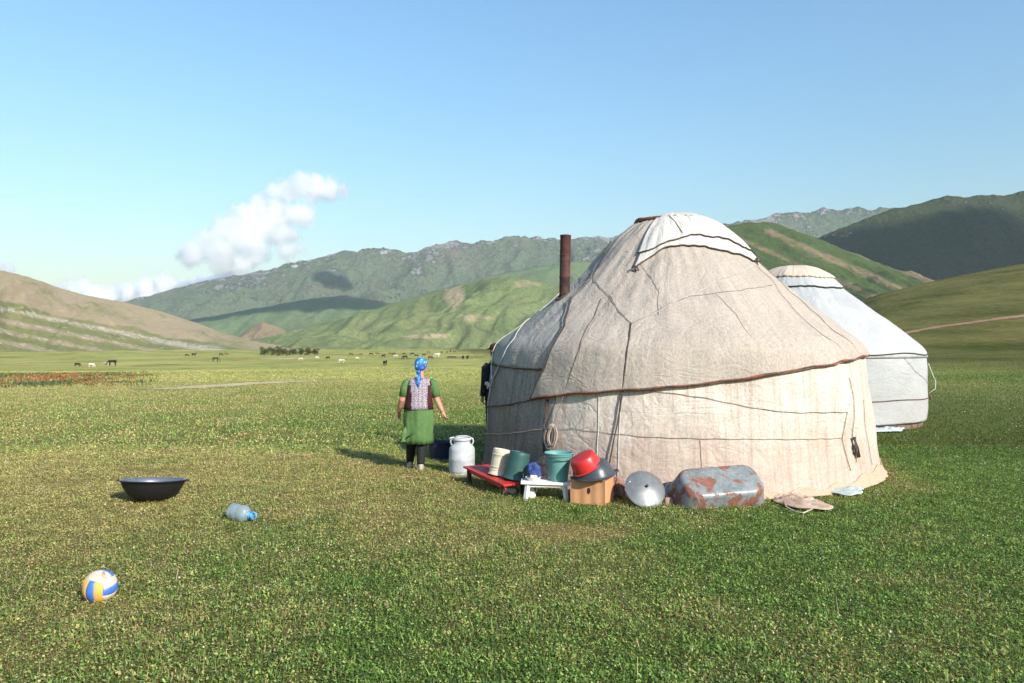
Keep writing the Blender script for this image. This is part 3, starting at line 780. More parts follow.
    lo2 = np.interp(tc2, np.append(q2[:, 0], [1.8, 2.6]), np.append(q2[:, 1], [q2[-1, 1] + .05, q2[-1, 1] + .1]))
    kid(T.panel('crown_flap', tc2, lo2, apex - .004, fc, oc, .078, 50, .010)).location = (0, 0, 0)
    def sub(name, thv, lv, off, rad, m, par=oc):
        P = T.pt(thv, lv, off); mb = MB(); mb.tube(P, rad, 7); return mb.build(name, m, par)
    sub('hem_cord', tc, lo, .064, .010, dk); sub('hem_cord', tc2, lo2, .084, .009, dk)
    lq = np.linspace(lo[0], apex - .25, 20); sub('hem_cord', np.full(20, tl), lq, .062, .011, dk)
    sq = T.line([(669, 221), (676, 227), (682, 238)], 12); sub('seam', sq[0], sq[1], .088, .004, dk)
    for p in ((637, 271), (753, 263)):
        a, l = T.hit(*p); c = T.pt(a, l, .09); mb = MB()
        for k in range(4):
            mb.tube([c + np.array([random.uniform(-.03, .03), -.01, random.uniform(-.02, .02)]) for _ in range(2)] + [c + np.array([random.uniform(-.06, .06), -.03, -random.uniform(.04, .11)])], .009, 6)
        mb.build('tie_knot', dk, oc)
    # stove pipe
    a, l = T.hit(566, 299); c = T.pt(a, l, 0)
    mb = MB(); n = 26
    mb.lathe([(.070, -.35), (.074, .0), (.074, .27), (.079, .275), (.079, .295), (.075, .30), (.075, .58), (.080, .585), (.080, .60), (.0755, .605), (.0755, .86), (.079, .865), (.079, .885), (.068, .885), (.066, .5)], n, 0, Matrix.Translation(Vector(c) + Vector((0, .03, 0))) @ Euler((R(-1), R(1.2), 0)).to_matrix().to_4x4())
    pipe = kid(mb.build('stovepipe', rust, root, sharp=40))
    mb = MB(); P = []
    th0 = np.linspace(0, 6.283, 22)
    mb.tube([T.pt(a + .045 * math.cos(t), l + .10 * math.sin(t) - .02, .045) for t in th0], .02, 7, flat=.6)
    mb.build('rag_collar', dk, pipe)
    # hem rope: red felt edging across the front
    thin = simple('faded_cord', (.26, .20, .155), (.14, .10, .075), 40, .9, 0, .3)
    def cord(pix, rad, m, off=.045, name='rope', **k):
        if m is dk and rad <= .008: m = thin; rad *= .8
        return kid(T.rope(name, pix, rad, m, root, off, **k))
    P = T.pt(np.linspace(ex[0], th1, 260), lo_t, .062); mb = MB(); mb.tube(P, [.011 + .007 * max(0, math.sin(i * .21) * math.sin(i * .083)) for i in range(260)], 7); kid(mb.build('roof_hem', redhem, root))
    cord([(483, 408), (497, 406.5), (512, 405), (535, 399.5), (552, 396.5), (566, 394.5)], .014, dk, .05)
    P = T.pt(th2[th2 < q[0, 0] + 9], np.interp(th2, np.array([T.hit(*p) for p in hx2])[:, 0], np.array([T.hit(*p) for p in hx2])[:, 1]), .035)
    P = P[th2 < T.hit(549, 370)[0]]; mb = MB(); mb.tube(P, .014, 7); kid(mb.build('roof_hem', dk, root))
    cord([(612, 244), (606, 258), (596, 279)], .010, dk, .052)
    cord([(596, 279), (585, 292), (574, 302)], .008, dk, .052)
    cord([(574, 302), (566, 328), (556, 345), (546, 369), (532, 399)], .013, dk, .055)
    cord([(582, 267), (596, 279.5), (612, 299), (632, 327)], .007, dk, .052)
    cord([(632, 327), (630, 343), (627, 365), (624, 390)], .011, dk, .052)
    cord([(624, 391), (620, 418), (615, 445), (610, 468)], .013, dk, .035)
    cord([(603, 300), (595, 320), (583, 350), (572, 378), (561, 412), (556, 426)], .008, dk, .055)
    cord([(549, 399), (547, 420), (547, 452)], .018, dk, .03)
    cord([(487, 434), (500, 434), (520, 432.5), (548, 428.5)], .011, tan, .03)
    cord([(548, 428.5), (580, 429), (610, 433), (650, 437), (700, 438.5), (760, 439), (842, 438)], .005, dk, .014)
    cord([(640, 389), (700, 397), (760, 409), (790, 412.5), (846, 412)], .006, dk, .016)
    cord([(846, 378), (852, 400), (853, 420), (852, 440), (856, 462)], .008, dk, .018)
    cord([(846, 412), (842, 438), (850, 470)], .007, dk, .016)
    cord([(862, 400), (866, 430), (870, 465)], .005, dk, .016)
    cord([(757, 265), (780, 286), (800, 305), (830, 334), (853, 357)], .007, dk, .055)
    cord([(754, 268), (790, 310), (820, 340), (845, 360)], .005, dk, .055)
    cord([(646, 320), (680, 303), (715, 284), (750, 268)], .009, white, .048, flat=.4)
    cord([(632, 327), (660, 312), (690, 299), (712, 297), (735, 295), (770, 288)], .005, dk, .048)
    cord([(715, 298), (735, 318), (750, 340), (765, 372)], .004, dk, .048)
    cord([(660, 290), (658, 305), (659, 318)], .004, dk, .048)
    cord([(640, 262), (652, 280), (660, 296)], .004, tan, .048)
    cord([(614, 298), (600, 315), (588, 340), (580, 365), (576, 393)], .004, tan, .05)
    cord([(700, 440), (702, 470), (700, 497)], .004, tan, .012)
    cord([(600, 395), (600, 430), (598, 470)], .005, white, .012)
    cord([(622, 393), (620, 440), (618, 478)], .005, white, .012)
    # white straps at the left and their knot
    for pix in ([(548, 296), (532, 318), (516, 342), (505, 360), (498, 378), (493, 398), (490, 430)], [(528, 312), (512, 330), (500, 346), (497, 362), (497, 380)]):
        kid(T.rope('strap', pix, .017, white, root, .04, flat=.45))
    a, l = T.hit(495, 385); c = T.pt(a, l, .06); mb = MB()
    for k in range(5): mb.tube([c + RNG.normal(0, .02, 3), c + RNG.normal(0, .025, 3), c + RNG.normal(0, .02, 3) + np.array([0, 0, -.05])], .016, 7)
    kid(mb.build('strap_knot', white, root))
    # coil of rope hanging on the wall
    mb = MB()
    a0, l0 = T.hit(556, 427)
    for k in range(6):
        w = random.uniform(.05, .085); hh = random.uniform(.20, .30); ox = random.uniform(-.05, .06)
        loop = []
        for t in np.linspace(0, 2 * math.pi, 26):
            loop.append(T.pt(a0 + (ox + w * math.sin(t)) / 2.75, l0 - hh / 2 + hh / 2 * math.cos(t), .045 + .010 * k % .03))
        mb.tube(loop, .012, 7)
    for k in range(3):
        mb.tube([T.pt(a0 + (random.uniform(-.05, .05)) / 2.7, l0 + .03 - .02 * j, .06) for j in range(4)], .018, 7)
    kid(mb.build('rope_coil', tan, root))
    # small bundle tied at the right
    mb = MB(); a0, l0 = T.hit(852, 437)
    for k in range(5):
        mb.tube([T.pt(a0 + random.uniform(-.012, .012), l0, .04), T.pt(a0 + random.uniform(-.02, .02), l0 - .12, .05), T.pt(a0 + random.uniform(-.01, .035), l0 - random.uniform(.2, .33), .04)], .010, 6)
    kid(mb.build('rope_knot', dk, root))
    # ragged earth-stained skirt flap at the foot, right
    skirt = felt('skirt_cloth', (.62, .45, .34), (.4, .26, .18), (.40, .24, .16), .6, .5, .35)
    ths = np.linspace(-.1, 3.6, 230)
    prof_s = np.linspace(0, 1, 8)
    sk = []
    for i, t in enumerate(ths):
        row = []
        hgt = .10 + .10 * float(sstep(.75, 1.15, t)) + .03 * math.sin(i * .5)
        for k in prof_s:
            l = hgt * (1 - k); o_ = .015 + .035 * k ** 1.6 * (.35 + .65 * float(sstep(.5, 1.2, t))) + .012 * math.sin(i * .9) * k
            row.append(T.pt(t, l, o_) + np.array([0, 0, .004]))
        sk.append(row)
    o = grid_mesh('skirt', np.array(sk), skirt, root, uv=np.array([[(t * 2.6, k * .2) for k in prof_s] for t in ths])); solid(o, .01, 0); kid(o)

def build_tent_white():
    prof = [(2.76, .13), (2.77, .25), (2.78, .8), (2.78, 1.35), (2.76, 1.60), (2.67, 1.74), (2.44, 1.94), (2.02, 2.28), (1.53, 2.67), (1.08, 3.01), (.92, 3.17), (.76, 3.33), (.52, 3.48), (.30, 3.55), (.04, 3.57)]
    T = Tent(Y2C, prof, 20.2, wr=.8, seed=40)
    root = thing('canvas_tent', 'white canvas tent standing behind the big beige felt tent', 'tent', (Y2C[0], Y2C[1], 0))
    def kid(o): o.location = (-Y2C[0], -Y2C[1], 0); return o
    cw = felt('white_canvas', (.43, .435, .43), (.345, .345, .335), (.31, .30, .28), .40, .35, .06)
    tanf = felt('crown_felt', (.60, .50, .40), (.42, .34, .27), (.4, .3, .22), .4, .4, .3)
    dk = simple('green_black_cord', (.03, .04, .032), (.015, .02, .016), 20, .9)
    br = simple('brown_cord', (.16, .10, .07), (.07, .045, .03), 20, .9)
    sh = float(T.l_of_z(1.62)); th = np.linspace(-math.pi, math.pi, 260)
    kid(T.panel('wall_canvas', th, 0, sh + .02, cw, root, 0, 50))
    kid(T.panel('roof_canvas', th, sh - .12, T.len[-1] - .3, cw, root, .03, 60))
    lc = float(T.l_of_z(3.05))
    kid(T.panel('crown_cover', th, lc, T.len[-1] - .004, cw, root, .055, 24))
    lf = float(T.l_of_z(3.28)); o = kid(T.panel('crown_felt', th, lf + .03 * np.sin(th * 40) * .3, T.len[-1] - .003, tanf, root, .085, 20, .03))
    def band(z, rad, m, off, wob=.01, name='band'):
        l = float(T.l_of_z(z)); P = T.pt(th, l + wob * np.sin(th * 9), off); mb = MB(); mb.tube(P, rad, 7); return kid(mb.build(name, m, root))
    band(1.57, .013, dk, .042, .02); band(3.05, .016, dk, .062, .012); band(.62, .011, br, .015, .01)
    for pix in ([(900, 356), (915, 372), (931, 385)],):
        kid(T.rope('seam', pix, .004, br, root, .012))
    # knot at the right and a hanging white cord
    a, l = T.hit(927, 397)
    mb = MB()
    for k in range(4): mb.tube([T.pt(a + random.uniform(-.03, .01), l + random.uniform(-.05, .05), .05) for _ in range(3)], .02, 6)
    kid(mb.build('knot', br, root))
    wh = simple('white_cord', (.7, .7, .68), (.5, .5, .48), 20, .8)
    p0 = T.pt(a + .02, l + .75, .03); p1 = T.pt(a + .02, l + .08, .03); out = np.array([.12, 0, 0])
    kid(rope_path('hanging_cord', [p0, p0 * .7 + p1 * .3 + out * .6, p0 * .4 + p1 * .6 + out * 1.3, p0 * .15 + p1 * .85 + out * 1.2, p1], .007, wh, root))
    # low earth and plank footing showing under the canvas
    ft = simple('footing_earth', (.20, .14, .10), (.06, .04, .03), 6, .95, 0, .6)
    mb = MB()
    V = []
    for a_ in th: V.append([T.c[0] + 2.70 * math.sin(a_), T.c[1] + 2.70 * math.cos(a_)])
    vs = [(x, y, z) for z in (-.05, .17) for x, y in V]; n = len(V)
    mb.add(vs, [(i, i + 1, n + i + 1, n + i) for i in range(n - 1)])
    kid(mb.build('footing', ft, root))

# ------------------------------------------------------------------ people
def limb(mb, pts, rad, n=12, flat=1.0): mb.tube(pts, rad, n, flat=flat)
def hand(mb, wrist, d, side, curl=.35, s=1.0):
    """palm and five bent fingers; d points from wrist to fingertips, side = thumb direction"""
    d = Vector(d).normalized(); sd = Vector(side); sd = (sd - d * sd.dot(d)).normalized(); nrm = d.cross(sd)
    w = Vector(wrist)
    mb.tube([w, w + d * .035 * s, w + d * .075 * s, w + d * .095 * s], [.022 * s, .030 * s, .036 * s, .03 * s], 10, flat=.55)
    for i, (o, ln) in enumerate(((.028, .072), (.010, .082), (-.009, .076), (-.027, .060))):
        b = w + d * .085 * s + sd * o * s; k = curl * (1 + .15 * i)
        p1 = b + (d * math.cos(k) + nrm * math.sin(k)) * ln * .45 * s
        p2 = p1 + (d * math.cos(2 * k) + nrm * math.sin(2 * k)) * ln * .33 * s
        p3 = p2 + (d * math.cos(2.6 * k) + nrm * math.sin(2.6 * k)) * ln * .25 * s
        mb.tube([b - d * .03 * s, b, p1, p2, p3], [.009 * s, .0095 * s, .009 * s, .008 * s, .006 * s], 8)
    b = w + d * .03 * s + sd * .024 * s
    mb.tube([b - sd * .01 * s, b + (sd * .7 + d * .7) * .03 * s, b + (sd * .55 + d * .85) * .058 * s + nrm * .008, b + (sd * .35 + d * .95) * .08 * s + nrm * .016], [.012 * s, .012 * s, .010 * s, .007 * s], 8)
def head_mesh(mb, c, s=1.0, yaw=0.0, pitch=0.0):
    """head with jaw, nose, brow, chin and ears; faces local +y turned by yaw"""
    t = MB()
    t.rings([(0, .022, -.112, .030, .034), (0, .030, -.100, .046, .052), (0, .020, -.075, .062, .076), (0, .010, -.04, .070, .090), (0, .002, 0, .076, .098), (0, -.004, .04, .077, .098), (0, -.008, .075, .068, .085), (0, -.010, .102, .045, .057), (0, -.010, .115, .016, .02)], 20)
    t.tube([(0, .092, .022), (0, .106, -.002), (0, .119, -.022), (0, .104, -.032)], [.010, .012, .016, .012], 8)
    t.tube([(-.05, .080, .034), (0, .096, .034), (.05, .080, .034)], .011, 8)
    t.tube([(-.024, .092, -.058), (0, .101, -.056), (.024, .092, -.058)], .009, 8); t.tube([(-.02, .090, -.070), (0, .098, -.071), (.02, .090, -.070)], .009, 8)
    for sx in (-1, 1): t.tube([(sx * .074, -.005, .03), (sx * .086, -.014, .012), (sx * .084, -.010, -.012), (sx * .074, .0, -.028)], [.009, .013, .012, .008], 8)
    M = Matrix.Translation(Vector(c)) @ Euler((pitch, 0, yaw)).to_matrix().to_4x4() @ Matrix.Scale(s, 4)
    mb.add([M @ Vector(p) for p in t.v], t.f); return M
def eyes(M, parent):
    wh = simple('eye_white', (.75, .72, .7), None, 20, .2); dk = simple('eye_iris', (.03, .018, .012), None, 20, .15)
    for sx in (-1, 1):
        mb = MB()
        p = M @ Vector((sx * .030, .087, .014)); mb.lathe([(0, -.011), (.008, -.008), (.011, 0), (.008, .008), (0, .011)], 10, 0, Matrix.Translation(p))
        q = M @ Vector((sx * .030, .0955, .014)); mb.lathe([(0, -.005), (.005, 0), (0, .005)], 8, 1, Matrix.Translation(q))
        mb.build('eye', [wh, dk], parent)
def skin_mat(name='skin'):
    m = simple(name, (.50, .25, .17), (.42, .19, .125), 14, .55, 0, .05)
    m.node_tree.nodes['Principled BSDF'].inputs['Subsurface Weight'].default_value = .08; m.node_tree.nodes['Principled BSDF'].inputs['Subsurface Radius'].default_value = (.01, .004, .002)
    return m
def patterned_scarf():
    m, nt, b = new_mat('blue_scarf_cloth'); v = coords(nt)
    vo = N(nt, 'ShaderNodeTexVoronoi'); vo.inputs['Scale'].default_value = 17; L(nt, v, vo.inputs['Vector'])
    n = noise(nt, v, 24, 3)
    k = math_(nt, 'ADD', vo.outputs['Distance'], math_(nt, 'MULTIPLY', n, .3))
    col = ramp(nt, k, [(.22, (.62, .68, .72)), (.34, (.10, .36, .62)), (.52, (.02, .18, .52)), (.75, (.02, .09, .30))])
    L(nt, col, b.inputs['Base Color']); b.inputs['Roughness'].default_value = .5; return m
def vest_mat():
    m, nt, b = new_mat('woven_vest_cloth'); v = coords(nt)
    sx = N(nt, 'ShaderNodeSeparateXYZ'); L(nt, v, sx.inputs[0])
    X, Z = sx.outputs['X'], sx.outputs['Z']
    st = math_(nt, 'FRACT', math_(nt, 'MULTIPLY', X, 17.0))
    stripe = math_(nt, 'LESS_THAN', math_(nt, 'ABSOLUTE', math_(nt, 'SUBTRACT', st, .5)), .13)
    zz = math_(nt, 'FRACT', math_(nt, 'MULTIPLY', Z, 44)); d = math_(nt, 'LESS_THAN', math_(nt, 'ABSOLUTE', math_(nt, 'SUBTRACT', zz, .5)), .27)
    n = noise(nt, v, 90, 3)
    grey = ramp(nt, n, [(.38, (.10, .095, .12)), (.6, (.42, .40, .44))])
    pat = mix(nt, d, (.15, .03, .04), (.36, .28, .31))
    col = mix(nt, stripe, grey, pat)
    L(nt, col, b.inputs['Base Color']); b.inputs['Roughness'].default_value = .9; spec(b, .1); bump(nt, b, n, .4, .004)
    return m
def build_woman():
    g = gp(416, 470)
    root = thing('person', 'woman in blue headscarf, patterned vest and green skirt walking away by the beige tent', 'person', (g.x, g.y, g.z), (0, 0, R(9)))
    sk = skin_mat()
    mb = MB()
    hc = (.075, .02, 1.475)
    M = head_mesh(mb, hc, .93, R(-38), R(-4))
    mb.rings([(.058, .0, 1.28, .062, .060), (.062, .005, 1.34, .050, .050), (.07, .012, 1.40, .047, .05), (.074, .015, 1.45, .05, .055)], 16)
    # trunk
    mb.rings([(.035, 0, .70, .165, .130), (.037, 0, .80, .180, .145), (.04, .0, .90, .172, .14), (.043, .0, 1.00, .160, .13), (.047, .005, 1.10, .168, .13), (.05, .0, 1.20, .165, .115), (.053, 0, 1.265, .140, .09), (.057, 0, 1.30, .075, .065)], 24)
    # arms
    limb(mb, [(-.085, 0, 1.245), (-.128, .0, 1.22), (-.160, .0, 1.10), (-.195, -.01, .99), (-.218, .05, .90), (-.236, .12, .815)], [.05, .058, .052, .043, .038, .027])
    hand(mb, (-.236, .12, .825), (-.10, .35, -1), (.35, 1, 0), .3, .92)
    limb(mb, [(.19, 0, 1.245), (.230, .0, 1.21), (.265, -.005, 1.09), (.295, -.015, .99), (.332, -.04, .905), (.372, -.07, .825)], [.05, .058, .052, .043, .038, .027])
    hand(mb, (.370, -.068, .83), (.32, -.12, -.95), (-.2, 1, 0), .35, .92)
    # legs; the left one steps forward
    limb(mb, [(-.035, 0, .74), (-.045, .05, .58), (-.055, .11, .42), (-.065, .16, .30), (-.075, .23, .12), (-.075, .25, .075)], [.105, .095, .068, .062, .045, .045])
    limb(mb, [(.10, 0, .74), (.09, .01, .58), (.085, .0, .42), (.078, -.02, .30), (.065, -.06, .12), (.065, -.06, .075)], [.105, .095, .068, .062, .045, .045])
    limb(mb, [(-.075, .22, .05), (-.08, .29, .042), (-.085, .38, .03)], [.04, .042, .032], flat=.8); limb(mb, [(.065, -.09, .05), (.07, -.01, .042), (.075, .08, .03)], [.04, .042, .032], flat=.8)
    body = mb.build('body', sk, root); mod(body, 'REMESH', mode='VOXEL', voxel_size=.007, use_smooth_shade=True); mod(body, 'SMOOTH', factor=.5, iterations=3)
    eyes(M, root)
    # leggings
    lg = simple('black_leggings', (.014, .013, .016), (.008, .008, .009), 20, .8)
    mb = MB(); limb(mb, [(-.045, .05, .58), (-.055, .11, .42), (-.065, .16, .30), (-.075, .23, .12), (-.075, .248, .085)], [.104, .079, .071, .054, .053], 16)
    limb(mb, [(.09, .01, .58), (.085, .0, .42), (.078, -.02, .30), (.065, -.06, .12), (.065, -.06, .085)], [.104, .079, .071, .054, .053], 16)
    mb.build('leggings', lg, root)
    shm = simple('pale_shoes', (.50, .43, .38), (.30, .24, .2), 20, .7)
    for x, y in ((-.075, .22), (.065, -.085)):
        mb = MB()
        mb.rings([(x, y + .08, 0.0, .046, .135), (x, y + .08, .02, .049, .14), (x, y + .075, .045, .047, .13), (x, y + .05, .07, .042, .09), (x, y + .02, .095, .050, .052)], 18, cap=(True, False)); mb.build('shoe', shm, root)
    # green dress: skirt and short sleeves
    gr = simple('green_cloth', (.11, .20, .07), (.065, .13, .042), 3.2, .85, 0, .8, sp=.15)
    def wob(a, t): return .020 * math.sin(3 * a + 9 * t) * (1 - t) + .016 * math.sin(2 * a - 17 * t + 1) * (1 - t) + (.040 * math.sin(5 * a + 1.2 + 5 * t) + .030 * math.sin(9 * a - 6 * t) + .020 * math.sin(15 * a + 4 * t)) * (1 - t) ** .7
    mb = MB()
    mb.rings([(.03, .04, .375, .205, .185, .0), (.03, .035, .44, .208, .190), (.032, .03, .52, .206, .188), (.035, .02, .62, .207, .182), (.036, .005, .72, .208, .176), (.037, 0, .80, .204, .172), (.04, 0, .90, .190, .160), (.043, 0, 1.0, .176, .15), (.047, .005, 1.1, .182, .146), (.05, 0, 1.2, .180, .130), (.052, 0, 1.262, .16, .106), (.056, 0, 1.30, .085, .075)], 72, cap=(False, False), wob=wob)
    d = mb.build('dress', gr, root); solid(d, .006)
    # wrap fold and knot of the skirt at the left hip
    mb = MB(); mb.tube([(-.13, -.08, .62), (-.165, -.09, .52), (-.175, -.06, .45), (-.16, -.10, .41)], [.02, .045, .04, .02], 10, flat=.6); mb.tube([(-.172, -.08, .44), (-.205, -.07, .41), (-.215, -.06, .385)], [.03, .025, .012], 8, flat=.5)
    mb.tube([(.20, -.10, .80), (.10, -.155, .68), (-.02, -.165, .56), (-.13, -.12, .47)], [.010, .014, .014, .01], 8, flat=.8)
    mb.build('skirt_fold', gr, d)
    for pts, rad in (([(-.09, 0, 1.262), (-.128, 0, 1.232), (-.158, 0, 1.14), (-.182, -.005, 1.04)], [.045, .062, .064, .060]), ([(.19, 0, 1.262), (.230, 0, 1.228), (.262, -.003, 1.13), (.285, -.01, 1.03)], [.045, .062, .064, .060])):
        mb = MB(); mb.tube(pts, rad, 16, cap=False); s_ = mb.build('sleeve', gr, root); solid(s_, .005)
    # vest: woven back panel and dark red velvet sides
    vm = vest_mat(); vel = simple('maroon_velvet', (.055, .012, .014), (.03, .007, .009), 12, .8)
    rg = [(.036, 0, .862, .214, .178), (.04, 0, .92, .202, .170), (.043, 0, 1.0, .188, .162), (.047, .005, 1.1, .194, .158), (.05, 0, 1.2, .190, .142), (.053, 0, 1.262, .165, .118), (.057, 0, 1.303, .095, .085)]
    t = MB(); t.rings(rg, 72, cap=(False, False))
    n = 72; mb = MB(); mb.v = t.v
    for f in t.f:
        a = (np.mean([math.atan2(t.v[i][1] - 0, t.v[i][0] - .045) for i in f])) if all(abs(t.v[i][1]) > .02 for i in f) else 0
        z = np.mean([t.v[i][2] for i in f]); x = np.mean([t.v[i][0] for i in f]) - .045
        lim = .115 if z < 1.14 else .115 + (z - 1.14) * .3
        if z > 1.06 and abs(x) > .165: continue          # arm holes
        mb.f.append(f); mb.mi.append(0 if abs(x) < lim else 1)
    ve = mb.build('vest', [vm, vel], root); solid(ve, .008)
    # headscarf tied at the nape, tail hanging down the back
    sf = patterned_scarf()
    mb = MB(); t = MB()
    t.rings([(0, -.035, -.075, .060, .070), (0, -.028, -.05, .079, .088), (0, -.012, 0, .090, .107), (0, -.008, .04, .091, .110), (0, -.010, .078, .080, .098), (0, -.012, .106, .055, .066), (0, -.012, .124, .020, .024)], 36, cap=(True, True), wob=lambda a, q: .03 * math.sin(6 * a + 4 * q) * (1 - q))
    # keep the face open
    fs = []
    for f in t.f:
        c = np.mean([t.v[i] for i in f], axis=0)
        if c[1] > .035 and c[2] < .045: continue
        fs.append(f)
    mb.add([M @ Vector(p) for p in t.v], fs)
    sc_ = mb.build('headscarf', sf, root); solid(sc_, .006)
    mb = MB(); nb = Vector((.035, -.075, 1.385))
    mb.tube([nb + Vector((.0, .0, .03)), nb, nb + Vector((-.01, -.02, -.03))], [.02, .036, .02], 10)
    mb.tube([nb, nb + Vector((-.012, -.045, -.08)), nb + Vector((-.012, -.065, -.16)), nb + Vector((-.008, -.07, -.21))], [.02, .030, .032, .012], 10, flat=.45)
    mb.tube([nb, nb + Vector((.018, -.04, -.06)), nb + Vector((.022, -.055, -.11))], [.018, .024, .010], 10, flat=.45)
    mb.build('scarf_tail', sf, sc_)

def build_man():
    root = thing('person', 'person in dark clothes and cap half hidden behind the left edge of the beige tent', 'person', (-.295, 13.55, 0), (0, 0, R(35)))
    sk = skin_mat('skin_man'); mb = MB()  # same skin tone as the woman's
    M = head_mesh(mb, (0, .01, 1.66), 1.0, R(10), 0)
    mb.rings([(0, 0, 1.45, .066, .064), (0, .0, 1.52, .056, .058), (0, .005, 1.60, .054, .06)], 16)
    mb.rings([(0, 0, .85, .15, .11), (0, 0, 1.0, .155, .11), (0, 0, 1.2, .18, .115), (0, 0, 1.38, .185, .105), (0, 0, 1.46, .09, .08)], 20)
    for sx in (-1, 1):
        limb(mb, [(sx * .14, 0, 1.40), (sx * .195, 0, 1.36), (sx * .225, 0, 1.10), (sx * .235, .05, .86)], [.055, .06, .045, .03]); hand(mb, (sx * .235, .05, .87), (0, .1, -1), (-sx * .4, 1, 0), .35)
        limb(mb, [(sx * .085, 0, .9), (sx * .09, .01, .5), (sx * .09, 0, .1)], [.10, .065, .045]); limb(mb, [(sx * .09, -.04, .05), (sx * .09, .06, .045), (sx * .095, .18, .03)], [.042, .045, .034], flat=.8)
    b = mb.build('body', sk, root); mod(b, 'REMESH', mode='VOXEL', voxel_size=.008, use_smooth_shade=True)
    eyes(M, root)
    ck = simple('dark_jacket', (.016, .016, .022), (.009, .009, .012), 14, .85)
    mb = MB(); mb.rings([(0, 0, .80, .20, .155), (0, 0, 1.0, .185, .14), (0, 0, 1.2, .205, .14), (0, 0, 1.38, .20, .125), (0, 0, 1.47, .10, .09)], 40, cap=(False, False), wob=lambda a, t: .02 * math.sin(6 * a)); j = mb.build('jacket', ck, root); solid(j, .008)
    for sx in (-1, 1):
        mb = MB(); mb.tube([(sx * .15, 0, 1.42), (sx * .20, 0, 1.37), (sx * .228, 0, 1.10), (sx * .236, .045, .88)], [.06, .075, .062, .048], 14, cap=False); mb.build('sleeve', ck, root)
        mb = MB(); mb.tube([(sx * .085, 0, .92), (sx * .09, .01, .5), (sx * .09, 0, .06)], [.115, .085, .07], 14); mb.build('trouser_leg', ck, root)
        mb = MB(); mb.rings([(sx * .09, .06, 0, .048, .15), (sx * .09, .06, .03, .05, .155), (sx * .09, .03, .08, .05, .09), (sx * .09, 0, .11, .052, .055)], 16, cap=(True, False)); mb.build('shoe', ck, root)
    cap = simple('dark_brown_cap', (.05, .022, .014), (.02, .01, .008), 16, .9)
    mb = MB(); t = MB(); t.rings([(0, -.02, -.06, .082, .075), (0, -.01, .02, .092, .110), (0, -.008, .06, .094, .112), (0, -.01, .105, .085, .10), (0, -.01, .135, .05, .06), (0, -.01, .142, .015, .02)], 28)
    fs = [f for f in t.f if not (np.mean([t.v[i][1] for i in f]) > .03 and np.mean([t.v[i][2] for i in f]) < .03)]
    mb.add([M @ Vector(p) for p in t.v], fs); mb.add([M @ Vector(p) for p in [(-.07, .08, .045), (.07, .08, .045), (.05, .165, .03), (-.05, .165, .03), (-.07, .08, .055), (.07, .08, .055), (.05, .165, .04), (-.05, .165, .04)]], [(0, 1, 2, 3), (7, 6, 5, 4), (0, 4, 5, 1), (1, 5, 6, 2), (2, 6, 7, 3), (3, 7, 4, 0)])
    mb.build('cap', cap, root)

